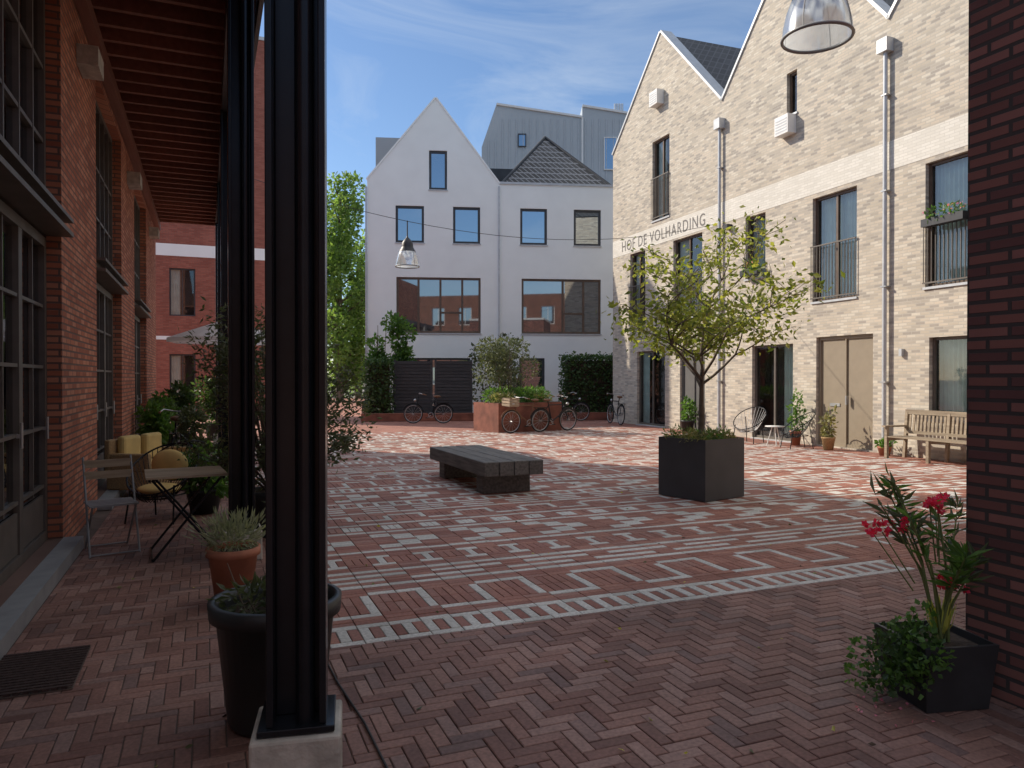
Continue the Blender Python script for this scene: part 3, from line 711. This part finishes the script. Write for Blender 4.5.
def bigtree(name, base, h, w, n, ls, seed, lm='leaf_bg'):
    random.seed(seed); mb = MB()
    mb.cyl((0, 0, 0), (0, 0, h * .35), .28, .2, 10, 'bark'); mb.cyl((0, 0, h * .35), (0, .1, h * .85), .2, .05, 8, 'bark')
    cl = []
    for i in range(40):
        z = h * (.08 + .88 * (i + .5) / 40); f = z / h; rr = w * .5 * min(1, (1.02 - f) * 3.2) ** .6 * min(1, .55 + f)
        a = random.uniform(0, 2 * pi); q = random.uniform(.25, .85) * rr
        c = (q * cos(a), q * sin(a), z); cl.append((c, rr * random.uniform(.3, .6), rr * random.uniform(.3, .6), h * random.uniform(.035, .08)))
        mb.cyl((0, 0, z - h * .08), c, .07, .03, 5, 'bark', False)
    cloud(mb, cl, n, ls, lm, .6, .55)
    return mb.build(name, None, base)
bigtree('poplar_tree', (8.1, 50, 0), 15.4, 4.6, 16000, .25, 3)
bigtree('poplar_tree', (6.0, 54, 0), 12, 4.6, 5000, .3, 4)
bigtree('poplar_tree', (10.8, 58, 0), 13, 4.6, 5000, .3, 6)
mb = MB()
cloud(mb, [((x, 62 + random.uniform(-1, 1), 1.2), 1.6, 1, 1.4) for x in range(-12, 30, 2)], 5000, .25, 'leaf_bg', .6); mb.build('distant_shrubbery')

# ------------------------------------------------------------------ garden
WR = radians(-16.4)
def wl(s, dy): return (6.07 + s * cos(WR) + dy * -sin(WR), 31.02 + s * sin(WR) + dy * cos(WR))
def hedge(name, s0, s1, d0, d1, h, n=4200):
    x, y = wl(0, 0); mb = MB()
    mb.box(s0 + .12, s1 - .12, d0 + .12, d1 - .12, .05, h - .12, 'soil')
    for _ in range(n):
        f = random.random(); px_ = random.uniform(s0, s1); py_ = random.uniform(d0, d1); pz = random.uniform(.05, h)
        if f < .55: py_ = d0 + random.gauss(0, .06)
        elif f < .75: pz = h + random.gauss(0, .07)
        elif f < .88: px_ = s0 + random.gauss(0, .06)
        else: px_ = s1 + random.gauss(0, .06)
        mb.leaf((px_, py_, pz), random.uniform(.07, .15), 'leaf_dark', None, .7)
    return mb.build(name, None, (x, y, 0), WR)
hedge('clipped_hedge', 7.9, 10.2, -3.3, -2.4, 2.4)
hedge('clipped_hedge', .3, 1.3, -3.3, -2.4, 2.2, 2500)
x, y = wl(0, 0)
mb = MB()
for a, b in ((1.35, 2.8), (2.9, 4.35)):
    mb.box(a, a + .08, -3.0, -2.92, 0, 2.3, 'fencewood'); mb.box(b - .08, b, -3.0, -2.92, 0, 2.3, 'fencewood')
    z = .12
    while z < 2.2: mb.box(a + .08, b - .08, -2.985, -2.955, z, z + .11, 'fencewood'); z += .125
    mb.box(a + .08, b - .08, -2.94, -2.93, .12, 2.25, 'fencewood')
mb.build('slatted_fence', None, (x, y, 0), WR)
mb = MB(); mb.box(.2, 6.0, -3.75, -3.35, 0, .28, 'rust'); mb.box(7.8, 10.4, -3.75, -3.35, 0, .28, 'rust')
mb.build('low_brick_kerb', None, (x, y, 0), WR)
mb = MB()
for c in range(9):
    a = random.uniform(.4, 1.9); mb.cyl((a, -2.2, 0), (a + random.uniform(-.3, .3), -2.2, random.uniform(2.5, 3.8)), .03, .01, 5, 'bark')
cloud(mb, [((random.uniform(.5, 2.0), -2.2, random.uniform(2.0, 3.8)), .3, .25, .4) for _ in range(13)], 2200, .16, 'leaf_fresh', .6); mb.build('climbing_shrub', None, (x, y, 0), WR)
mb = MB()
cloud(mb, [((random.uniform(4.4, 6.4), -2.0, random.uniform(.6, 3.0)), .5, .4, .5) for _ in range(14)], 2600, .14, 'leaf_olive', .6); mb.build('garden_shrub', None, (x, y, 0), WR)

root = empty('corten_planter', (8.80, 21.0, 0), radians(11))
mb = MB(); mb.box(-1.15, 1.15, -.72, .72, 0, .86, 'rust'); mb.box(-1.1, 1.1, -.67, .67, .861, .868, 'soil'); mb.build('planter_box', root, bevel=.01)
mb = MB()
cloud(mb, [((random.uniform(-1, 1), random.uniform(-.5, .5), 1.05), .25, .2, .22) for _ in range(20)], 2600, .12, 'leaf_fresh', .35)
cloud(mb, [((random.uniform(-1, 1), random.uniform(-.6, -.2), .98), .2, .2, .15) for _ in range(10)], 900, .11, 'leaf_dry', .3)
cloud(mb, [((random.uniform(-1.2, .5), random.uniform(-.4, .4), random.uniform(1.5, 2.5)), .38, .35, .33) for _ in range(11)], 2600, .10, 'leaf_olive', .45)
for _ in range(26):
    a = random.uniform(-.9, .3); b = random.uniform(-.3, .3)
    mb.cyl((a, b, .86), (a + random.uniform(-.5, .6), b + random.uniform(-.3, .3), random.uniform(1.8, 2.9)), .012, .005, 4, 'bark')
mb.build('planting', root)

# ------------------------------------------------------------------ bench of timber beams
root = empty('timber_bench', (3.83, 10.55, 0), radians(1))
mb = MB()
for i in range(4):
    x0 = -.44 + i * .222; mb.box(x0, x0 + .212, -1.25, 1.25, .27, .47 + random.uniform(-.004, .004), 'benchwood')
mb.build('seat_beams', root, bevel=.012)
mb = MB(); mb.box(-.36, .36, -.98, -.72, 0, .268, 'benchwood'); mb.box(-.36, .36, .72, .98, 0, .268, 'benchwood'); mb.build('support_blocks', root, bevel=.012)

def parkbench(loc, rz):
    root = empty('wooden_park_bench', loc, rz); mb = MB(); L = .95
    for x in (-L, 0, L):
        mb.box(x - .03, x + .03, -.28, -.22, 0, .62 if x else .42, 'teak'); mb.beam((x, .22, 0), (x, .30, .92), .06, .06, 'teak', (0, 1, 0))
        mb.box(x - .028, x + .028, -.22, .23, .36, .42, 'teak')
        if x: mb.box(x - .04, x + .04, -.33, .27, .62, .655, 'teak')
    for k in range(6): mb.box(-L, L, -.27 + k * .085, -.20 + k * .085, .423, .445, 'teak')
    mb.beam((-L - .03, .30, .92), (L + .03, .30, .92), .05, .09, 'teak'); mb.beam((-L, .255, .52), (L, .255, .52), .04, .06, 'teak')
    n = 22
    for i in range(1, n): x = -L + 2 * L * i / n; mb.beam((x, .262, .54), (x, .297, .88), .045, .018, 'teak', (0, 1, 0))
    mb.build('bench_frame', root)
parkbench((12.72, 9.85, 0), radians(-92.1))

def bicycle(loc, rz, fm='black', lean=.06, crate=False):
    root = empty('bicycle', loc, rz); root.rotation_euler = (lean, 0, rz); mb = MB(); R = .34
    for cx in (-.53, .53):
        mb.torus((cx, 0, R), R - .02, .02, (0, 1, 0), 'rubber', 32, 6); mb.torus((cx, 0, R), R - .045, .012, (0, 1, 0), 'silver', 32, 5)
        for i in range(14):
            t = 2 * pi * i / 14; mb.cyl((cx, 0, R), (cx + (R - .05) * cos(t), 0, R + (R - .05) * sin(t)), .003, .003, 3, 'silver', False)
        mb.cyl((cx, -.05, R), (cx, .05, R), .022, .022, 8, 'silver')
        pts = [(cx + (R + .02) * cos(t), 0, R + (R + .02) * sin(t)) for t in [radians(a) for a in range(20 if cx > 0 else 0, 175, 15)]]
        for a, b in zip(pts[:-1], pts[1:]): mb.beam(a, b, .05, .006, fm, (0, 1, 0))
    bb = (-.1, 0, .29); st = (-.25, 0, .80); hd = (.36, 0, .85); hl = (.40, 0, .62)
    for a, b, r in ((bb, (-.28, 0, .92), .016), (bb, hl, .018), (st, (.37, 0, .80), .015), (bb, (-.53, 0, R), .012), (st, (-.53, 0, R), .010), (hl, (.53, 0, R), .014), (hd, hl, .02), (hd, (.33, 0, 1.02), .013)): mb.cyl(a, b, r, r, 8, fm)
    mb.path([(.18, -.28, 1.02), (.28, -.24, 1.06), (.33, -.1, 1.04), (.33, .1, 1.04), (.28, .24, 1.06), (.18, .28, 1.02)], .012, 'silver')
    mb.cyl((.18, -.28, 1.02), (.10, -.29, 1.01), .018, .018, 8, 'leather'); mb.cyl((.18, .28, 1.02), (.10, .29, 1.01), .018, .018, 8, 'leather')
    mb.ell((-.31, 0, .95), .14, .09, .045, 'leather', 12, 6)
    mb.torus((-.1, .03, .29), .09, .008, (0, 1, 0), 'silver', 18, 4); mb.beam((-.1, .05, .29), (.04, .06, .2), .012, .02, 'silver'); mb.box(0, .09, .05, .13, .185, .21, 'rubber')
    mb.beam((-.1, -.05, .29), (-.24, -.06, .38), .012, .02, 'silver'); mb.box(-.28, -.19, -.13, -.05, .37, .395, 'rubber')
    mb.box(-.75, -.30, -.06, .06, .72, .735, fm); mb.cyl((-.68, .05, .72), (-.53, .05, R), .006, .006, 5, fm); mb.cyl((-.68, -.05, .72), (-.53, -.05, R), .006, .006, 5, fm)
    mb.ell((.47, 0, .82), .05, .05, .05, 'silver', 10, 6)
    if crate:
        for z in (.8, .88, .96):
            mb.box(.40, .74, -.2, -.185, z, z + .06, 'lightwood'); mb.box(.40, .74, .185, .2, z, z + .06, 'lightwood'); mb.box(.40, .415, -.184, .184, z, z + .06, 'lightwood'); mb.box(.725, .74, -.184, .184, z, z + .06, 'lightwood')
        mb.box(.41, .73, -.18, .18, .785, .797, 'lightwood')
    mb.build('bicycle_parts', root)
bicycle((7.15, 25.2, .0), radians(-22 + 180), 'black')
bicycle((8.60, 19.90, 0), radians(192), 'leather', -.05, True)
bicycle((9.6, 20.10, 0), radians(12), 'black', .08)
bicycle((13.0, 22.3, 0), radians(80), 'black', .05)
bicycle((12.3, 24.6, 0), radians(-10), 'black', .05)
bicycle((5.6, 28.6, 0), radians(70), 'black', .05)
bicycle((-.55, 13.4, 0), radians(88), 'black', .08)

def pendant(loc, s=1.0, up=0.35):
    root = empty('pendant_street_lamp', loc); mb = MB()
    prof = [(.27, 0), (.262, .10), (.235, .22), (.19, .34), (.13, .43), (.10, .46)]
    mb.lathe([(r * s, z * s) for r, z in prof], (0, 0, 0), 'lampglass', 28)
    mb.torus((0, 0, 0), .27 * s, .014 * s, (0, 0, 1), 'greymetal', 30, 6)
    mb.lathe([(.196 * s, .335 * s), (.14 * s, .432 * s), (.135 * s, .45 * s), (.13 * s, .53 * s), (.07 * s, .62 * s), (.03 * s, .66 * s), (.015 * s, .70 * s), (.012 * s, (.70 + up) * s)], (0, 0, 0), 'darksteel', 20)
    mb.lathe([(.0, .14 * s), (.05 * s, .16 * s), (.058 * s, .24 * s), (.03 * s, .32 * s), (.03 * s, .45 * s)], (0, 0, 0), 'whitemetal', 14)
    for i in range(4):
        t = i * pi / 2 + .4
        mb.path([(r * s * cos(t) * 1.01, r * s * sin(t) * 1.01, z * s) for r, z in prof], .004 * s, 'greymetal', 4)
    mb.build('lamp_body', root)
pendant((4.58, 4.64, 4.36)); pendant((4.22, 16.6, 4.15))
def cable(pts_a, pts_b, sag):
    mb = MB(); a = Vector(pts_a); b = Vector(pts_b); pts = []
    for i in range(25):
        t = i / 24; p = a.lerp(b, t); p.z -= sag * 4 * t * (1 - t); pts.append(p)
    mb.path(pts, .007, 'darksteel', 5); mb.build('suspension_cable')
cable((.42, 15.9, 5.75), (13.42, 17.4, 6.0), 0.85)
cable((.42, 6.8, 5.75), (8.4, 2.66, 6.1), 0.45)

# ------------------------------------------------------------------ foreground left items
root = empty('plant_pot', (.29, 3.62, 0)); mb = MB()
mb.lathe([(.0, .005), (.20, .005), (.215, .03), (.265, .50), (.295, .505), (.30, .575), (.27, .58), (.262, .53), (.255, .50)], (0, 0, 0), 'plasticpot', 36); mb.disc((0, 0, .50), .257, 'soil'); mb.build('pot', root)
mb = MB()
for _ in range(14):
    a = random.uniform(0, 6.28); r = random.uniform(0, .15); mb.cyl((r * cos(a), r * sin(a), .5), (r * cos(a) * 1.6, r * sin(a) * 1.6, random.uniform(.58, .75)), .005, .002, 5, 'bark')
cloud(mb, [((-.1, .05, .56), .13, .13, .08), ((.08, .02, .6), .12, .12, .1)], 320, .06, 'leaf_olive', .35); mb.build('low_plant', root)
root = empty('potted_lavender', (.16, 5.62, 0)); mb = MB()
mb.lathe([(0, .005), (.12, .005), (.165, .34), (.185, .345), (.185, .40), (.165, .40), (.155, .36)], (0, 0, 0), 'terra', 28); mb.disc((0, 0, .36), .158, 'soil'); mb.build('terracotta_pot', root)
mb = MB()
for _ in range(420):
    a = random.uniform(0, 6.28); e = random.uniform(.3, 1.4); d = Vector((cos(a) * cos(e), sin(a) * cos(e), sin(e))); p = Vector((random.uniform(-.1, .1), random.uniform(-.1, .1), .38))
    q = p + d * random.uniform(.1, .26); mb.leaf(q, random.uniform(.05, .09), 'leaf_silver', d, .2)
cloud(mb, [((0, 0, .46), .16, .16, .12)], 350, .05, 'leaf_silver', .3); mb.build('foliage', root)

random.seed(21)
root = empty('potted_olive_tree', (.60, 7.95, 0)); mb = MB()
mb.lathe([(0, .005), (.20, .005), (.26, .40), (.275, .41), (.275, .46), (.25, .46), (.245, .42)], (0, 0, 0), 'plasticpot', 28); mb.disc((0, 0, .42), .247, 'soil')
mb.build('pot', root); mb = MB()
for _ in range(74):
    a = random.uniform(0, 6.28); r = random.uniform(.3, 1.02); z = random.uniform(.65, 2.35)
    r *= max(.2, sin(min(pi, (z - .25) / 2.25 * pi))) ** .5
    c = Vector((r * cos(a), r * sin(a), z)); m0 = Vector((c.x * .3, c.y * .3, .4 + (z - .4) * .5))
    mb.cyl((random.uniform(-.03, .03), random.uniform(-.03, .03), .42), m0, .014, .010, 6, 'bark', False); mb.cyl(m0, c, .010, .004, 5, 'bark', False)
    for k in range(120):
        p = m0.lerp(c, random.uniform(.4, 1.08)) + Vector((random.gauss(0, .07), random.gauss(0, .07), random.gauss(0, .07)))
        mb.leaf(p, random.uniform(.045, .09), 'leaf_olive', None, .34)
mb.build('olive_crown', root)
def potplant(name, loc, r, h, pm, lm, ch, cw, n, ls, asp=.5):
    root = empty(name, loc); mb = MB()
    mb.lathe([(0, .005), (r * .75, .005), (r, h), (r * 1.08, h + .005), (r * 1.08, h + .04), (r * .95, h + .04), (r * .93, h)], (0, 0, 0), pm, 22); mb.disc((0, 0, h), r * .94, 'soil'); mb.build('pot', root)
    mb = MB(); cl = []
    for _ in range(9):
        a = random.uniform(0, 6.28); q = random.uniform(0, cw * .6); z = h + random.uniform(.15, 1) * ch
        cl.append(((q * cos(a), q * sin(a), z), cw * .45, cw * .45, ch * .25)); mb.cyl((0, 0, h), (q * cos(a), q * sin(a), z), .008, .004, 4, 'bark', False)
    cloud(mb, cl, n, ls, lm, asp); mb.build('foliage', root)
potplant('potted_plant', (-.05, 9.5, 0), .2, .25, 'plasticpot', 'leaf_fresh', .45, .38, 900, .09)
potplant('potted_plant', (-.95, 14.8, 0), .2, .3, 'terra', 'leaf_fresh', .7, .4, 900, .12)
potplant('potted_plant', (-.9, 16.5, 0), .25, .35, 'plasticpot', 'leaf_fresh', .8, .45, 1200, .09)
potplant('potted_plant', (-.6, 18.3, 0), .25, .35, 'plasticpot', 'leaf_dark', 1.0, .5, 1200, .12)
potplant('potted_plant', (-.2, 12.8, 0), .2, .3, 'plasticpot', 'leaf_olive', .7, .4, 900, .09)
potplant('potted_plant', (.2, 20.5, 0), .3, .4, 'plasticpot', 'leaf_dark', 1.3, .6, 1300, .13)

root = empty('folding_bistro_table', (-.2, 7.4, 0), radians(5)); mb = MB()
for k in range(7): mb.box(-.33, .33, -.33 + k * .096, -.33 + k * .096 + .086, .725, .745, 'lightwood')
mb.box(-.31, -.29, -.32, .32, .70, .724, 'black'); mb.box(.29, .31, -.32, .32, .70, .724, 'black')
for y_ in (-.27, .27):
    mb.cyl((-.28, y_, 0), (.28, y_, .71), .011, .011, 8, 'black'); mb.cyl((.28, y_ * .93, 0), (-.28, y_ * .93, .71), .011, .011, 8, 'black')
mb.cyl((-.28, -.27, .02), (-.28, .27, .02), .009, .009, 6, 'black'); mb.cyl((.28, -.25, .02), (.28, .25, .02), .009, .009, 6, 'black'); mb.build('table_parts', root)
def fchair(loc, rz, sm, bm, fm):
    root = empty('folding_chair', loc, rz); mb = MB()
    for x in (-.2, .2):
        mb.cyl((x, -.22, 0), (x, .20, .86), .010, .010, 8, fm); mb.cyl((x * .88, .24, 0), (x * .88, -.2, .45), .010, .010, 8, fm)
    for k in range(5): mb.box(-.2, .2, -.2 + k * .08, -.135 + k * .08, .44, .455, sm)
    for z in (.66, .76): mb.box(-.2, .2, .112 + (z - .66) * .5, .13 + (z - .66) * .5, z, z + .07, bm)
    mb.cyl((-.2, -.22, .015), (.2, -.22, .015), .008, .008, 6, fm); mb.cyl((-.18, .24, .015), (.18, .24, .015), .008, .008, 6, fm); mb.build('chair_parts', root)
fchair((-.84, 7.75, 0), radians(15), 'greymetal', 'lightwood', 'greymetal')
def stringchair(loc, rz, fm, sc=1.0, dens=34, cush=False):
    root = empty('string_lounge_chair', loc, rz); mb = MB(); top = []; low = []
    for i in range(dens):
        t = 2 * pi * i / dens
        top.append(Vector((.37 * cos(t), .36 * sin(t) + .05, .56 + .25 * sin(t) + .02))); low.append(Vector((.12 * cos(t), .10 * sin(t) - .05, .26)))
    for i in range(dens):
        mid = top[i].lerp(low[i], .55) + Vector((0, 0, -.06)); mb.path([top[i], mid, low[i]], .0045, fm, 4); mb.cyl(top[i], top[(i + 1) % dens], .011, .011, 6, 'black'); mb.cyl(low[i], low[(i + 1) % dens], .009, .009, 6, 'black')
    for x, y_ in ((-.27, -.25), (.27, -.25), (-.22, .3), (.22, .3)): mb.cyl((x, y_, 0), (x * .9, y_ * .7, .42 if y_ < 0 else .6), .010, .010, 6, 'black')
    mb.torus((0, 0, .3), .26, .009, (0, 0, 1), 'black', 24, 5)
    if cush: mb.ell((0, .20, .60), .22, .07, .18, 'cushion', 16, 10); mb.ell((0, -.02, .36), .24, .22, .06, 'cushion', 16, 8)
    root.scale = (sc, sc, sc); mb.build('chair_parts', root)
stringchair((-.5, 9.2, 0), radians(-25), 'black', 1.0, 40, True)
stringchair((-.35, 10.8, 0), radians(200), 'black', .95)
stringchair((12.35, 14.7, 0), radians(-70), 'whitemetal', 1.05, 26)
stringchair((12.35, 13.1, 0), radians(-110), 'black', 1.0, 26)
root = empty('wicker_sofa', (-.72, 11.4, 0), radians(-120)); mb = MB()
mb.box(-.55, .55, -.3, .3, .12, .36, 'wicker'); mb.box(-.55, .55, -.33, -.25, .36, .78, 'wicker'); mb.box(-.55, -.47, -.25, .3, .36, .6, 'wicker'); mb.box(.47, .55, -.25, .3, .36, .6, 'wicker')
for x in (-.5, .5):
    for y_ in (-.27, .27): mb.box(x - .025, x + .025, y_ - .025, y_ + .025, 0, .12, 'wicker')
mb.build('wicker_frame', root, bevel=.02); mb = MB(); mb.box(-.46, 0, -.22, .28, .363, .46, 'cushion'); mb.box(.01, .46, -.22, .28, .363, .46, 'cushion'); mb.box(-.42, -.05, -.24, -.12, .47, .82, 'cushion'); mb.box(.06, .43, -.24, -.12, .47, .82, 'cushion')
mb.build('cushions', root, bevel=.04)
root = empty('small_round_table', (12.45, 13.9, 0)); mb = MB(); mb.lathe([(0, .44), (.22, .44), (.22, .46), (0, .46)], (0, 0, 0), 'whitemetal')
for i in range(3): mb.cyl((.18 * cos(i * 2.1), .18 * sin(i * 2.1), 0), (.06 * cos(i * 2.1), .06 * sin(i * 2.1), .44), .012, .012, 6, 'whitemetal')
mb.build('table_parts', root)
potplant('potted_plant', (12.95, 13.75, 0), .13, .3, 'terra', 'leaf_fresh', .9, .22, 260, .10)
potplant('potted_plant', (12.75, 12.55, 0), .14, .25, 'wicker', 'leaf_dry', .6, .2, 220, .10)
potplant('potted_plant', (12.9, 11.2, 0), .13, .15, 'terra', 'leaf_fresh', .25, .2, 250, .07)
potplant('potted_plant', (13.2, 18.4, 0), .2, .3, 'plasticpot', 'leaf_fresh', .6, .3, 500, .1)
root = empty('parasol', (.42, 17.2, 0)); mb = MB(); n = 8; R = 1.25
rim = [(R * cos(2 * pi * i / n + .2), R * sin(2 * pi * i / n + .2), 2.44) for i in range(n)]
for i in range(n):
    mb.face([rim[i], rim[(i + 1) % n], (0, 0, 2.90)], 'canvas'); a, b = rim[i], rim[(i + 1) % n]
    mb.face([a, (a[0], a[1], 2.36), (b[0], b[1], 2.36), b], 'canvas')
mb.cyl((0, 0, 0), (0, 0, 2.95), .022, .022, 10, 'lightwood'); mb.lathe([(0, 0), (.25, 0), (.25, .05), (.04, .08)], (0, 0, 0), 'concrete'); mb.build('parasol_parts', root)
mb = MB()
mb.box(-1.08, -.65, 4.36, 5.0, .002, .008, 'joint')
x = -1.08
while x < -.66:
    mb.box(x, x + .028, 4.36, 5.0, .0085, .018, 'mat'); x += .042
y = 4.36
while y < 4.99:
    mb.box(-1.08, -.65, y, y + .022, .0184, .024, 'mat'); y += .04
mb.build('door_mat')
mb = MB(); mb.path([(.60, 4.45, .012), (.62, 3.9, .010), (.66, 3.4, .012), (.67, 2.9, .010), (.72, 2.2, .012)], .006, 'stick', 8); mb.build('floor_cable')

# ------------------------------------------------------------------ oleander pot
random.seed(33)
root = empty('potted_oleander', (3.36, 2.62, 0), radians(-14)); mb = MB()
def sq(r, z): return [(-r, -r, z), (r, -r, z), (r, r, z), (-r, r, z)]
lv = [sq(.165, .003), sq(.195, .32), sq(.18, .322), sq(.175, .28)]
vs = sum(lv, []); fs = [(k * 4 + i, k * 4 + (i + 1) % 4, (k + 1) * 4 + (i + 1) % 4, (k + 1) * 4 + i) for k in range(3) for i in range(4)]
mb.mesh(vs, fs, 'darksteel'); mb.face(sq(.177, .285), 'soil'); mb.build('square_pot', root)
mb = MB()
for _ in range(30):
    a = random.uniform(2.3, 4.4); r = random.uniform(.05, .30)
    c = (-.08 + r * cos(a) * 1.0, -.02 + r * sin(a) * .8, random.uniform(.22, .48) - r * .5)
    cloud(mb, [(c, .07, .07, .06)], 45, .032, random.choice(['leaf_fresh', 'leaf_dark', 'leaf_fresh']), .75)
mb.build('trailing_plant', root)
mb = MB(); tips = []
for k in range(11):
    a = random.uniform(0, 6.28); l = random.uniform(.42, .80); sp = random.uniform(.08, .36)
    p = Vector((.03 + random.uniform(-.03, .03), random.uniform(-.03, .03), .28)); q = p + Vector((sp * .35 * cos(a), sp * .35 * sin(a), l * .5)); t = p + Vector((sp * cos(a) - .03, sp * sin(a), l))
    mb.cyl(p, q, .008, .006, 6, 'greenstem', False); mb.cyl(q, t, .006, .003, 6, 'greenstem', False); tips.append(t)
    for _ in range(24):
        u = random.uniform(.55, 1.05); pp = q.lerp(t, max(0, u * 1.6 - .6))
        d = Vector((random.gauss(0, 1), random.gauss(0, 1), random.uniform(.1, 1.0))); mb.leaf(pp, random.uniform(.07, .14), 'leaf_olive' if k % 2 else 'leaf_fresh', d, .2)
for k in range(46):
    a = random.uniform(0, 6.28); mb.leaf((.03, 0, .28), random.uniform(.12, .26), 'leaf_yellow', Vector((.38 * cos(a), .38 * sin(a), 1)), .10)
mb.build('stems_and_leaves', root)
mb = MB()
for t in [Vector((-.34, .0, .84)), Vector((-.28, .05, .87)), Vector((-.20, -.02, .88)), Vector((-.03, 0, .98)), Vector((.04, .05, 1.0)), Vector((.02, -.06, .60)), Vector((.06, -.05, .57))] + tips[:1]:
    for _ in range(7):
        c = t + Vector((random.gauss(0, .020), random.gauss(0, .020), random.gauss(0, .016)))
        nrm = Vector((random.gauss(0, 1), random.gauss(0, 1), random.gauss(.5, 1))).normalized(); u = nrm.cross(Vector((0, 0, 1.01))).normalized(); w = nrm.cross(u)
        for i in range(5):
            b = 2 * pi * i / 5; mb.leaf(c, .026, 'petal', u * cos(b) + w * sin(b) + nrm * .3, .8)
    mb.cyl(t, (t.x * .4 + .02, t.y * .4, t.z - .3), .003, .004, 5, 'greenstem', False)
mb.build('blossoms', root)
mb = MB()
for _ in range(26): mb.leaf((3.05 + random.gauss(0, .12), 2.62 + random.gauss(0, .12), .008), .02, 'petalpink', Vector((random.gauss(0, 1), random.gauss(0, 1), .05)), .8)
mb.build('fallen_petals')

# ------------------------------------------------------------------ light, sky, camera
AZ = Vector((-0.66, 0.75, 0)).normalized(); EL = radians(34)
dirv = Vector((AZ.x * cos(EL), AZ.y * cos(EL), sin(EL)))
sl = bpy.data.lights.new('sun', 'SUN'); sl.energy = 5.0; sl.angle = radians(.5); sl.color = (1, .89, .74)
so = bpy.data.objects.new('sun', sl); COL.objects.link(so); so.rotation_euler = dirv.to_track_quat('Z', 'Y').to_euler(); so.location = (0, 0, 30)
w = bpy.data.worlds.new('World'); scene.world = w; w.use_nodes = True; nt = w.node_tree; nt.nodes.clear()
wo_ = nt.nodes.new('ShaderNodeOutputWorld'); bg = nt.nodes.new('ShaderNodeBackground'); sky = nt.nodes.new('ShaderNodeTexSky')
sky.sky_type = 'NISHITA'; sky.sun_disc = False; sky.sun_elevation = EL; sky.sun_rotation = atan2(AZ.x, AZ.y)
sky.air_density = 1.0; sky.dust_density = .4; sky.ozone_density = 4.5
bg.inputs['Strength'].default_value = .15
L_ = nt.links.new
tc = nt.nodes.new('ShaderNodeTexCoord')
mp = nt.nodes.new('ShaderNodeMapping'); mp.inputs['Scale'].default_value = (1, 1, 3.2); mp.inputs['Location'].default_value = (.35, .1, .4)
ns = nt.nodes.new('ShaderNodeTexNoise'); ns.inputs['Scale'].default_value = 2.6; ns.inputs['Detail'].default_value = 9; ns.inputs['Roughness'].default_value = .6; ns.inputs['Distortion'].default_value = 1.0
L_(tc.outputs['Generated'], mp.inputs['Vector']); L_(mp.outputs[0], ns.inputs['Vector'])
cr = ramp(nt, [(.50, (0, 0, 0)), (.80, (.42, .42, .42))]); L_(ns.outputs['Fac'], cr.inputs['Fac'])
mx = nt.nodes.new('ShaderNodeMix'); mx.data_type = 'RGBA'; L_(cr.outputs['Color'], mx.inputs[0]); L_(sky.outputs[0], mx.inputs[6]); mx.inputs[7].default_value = (5.5, 6.0, 6.4, 1)
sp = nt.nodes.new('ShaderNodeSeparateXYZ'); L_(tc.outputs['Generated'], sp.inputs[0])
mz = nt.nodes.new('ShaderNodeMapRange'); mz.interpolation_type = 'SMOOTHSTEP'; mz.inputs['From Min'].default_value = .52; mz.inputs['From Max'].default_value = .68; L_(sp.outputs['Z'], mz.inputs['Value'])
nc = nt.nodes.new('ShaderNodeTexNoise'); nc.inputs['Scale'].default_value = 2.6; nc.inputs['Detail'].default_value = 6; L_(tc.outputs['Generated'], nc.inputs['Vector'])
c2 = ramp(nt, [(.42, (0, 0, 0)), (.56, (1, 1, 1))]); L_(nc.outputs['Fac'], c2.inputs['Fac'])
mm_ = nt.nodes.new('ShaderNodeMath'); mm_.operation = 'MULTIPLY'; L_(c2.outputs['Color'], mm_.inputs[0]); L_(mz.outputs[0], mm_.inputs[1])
mx2 = nt.nodes.new('ShaderNodeMix'); mx2.data_type = 'RGBA'; L_(mm_.outputs[0], mx2.inputs[0]); L_(mx.outputs[2], mx2.inputs[6]); mx2.inputs[7].default_value = (8.0, 8.0, 8.0, 1)  # bright cloud layer added overhead, out of view, to fill the shaded court
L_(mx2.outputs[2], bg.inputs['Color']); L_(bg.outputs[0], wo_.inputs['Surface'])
cam = bpy.data.cameras.new('camera'); co = bpy.data.objects.new('camera', cam); COL.objects.link(co)
co.location = (0, 0, 1.6); co.rotation_euler = (radians(90 - .465), 0, radians(-22.3)); cam.lens = 26.02; cam.sensor_width = 36; cam.clip_end = 2000; cam.clip_start = .05
scene.camera = co
scene.view_settings.view_transform = 'Standard'; scene.view_settings.look = 'None'; scene.view_settings.exposure = 0
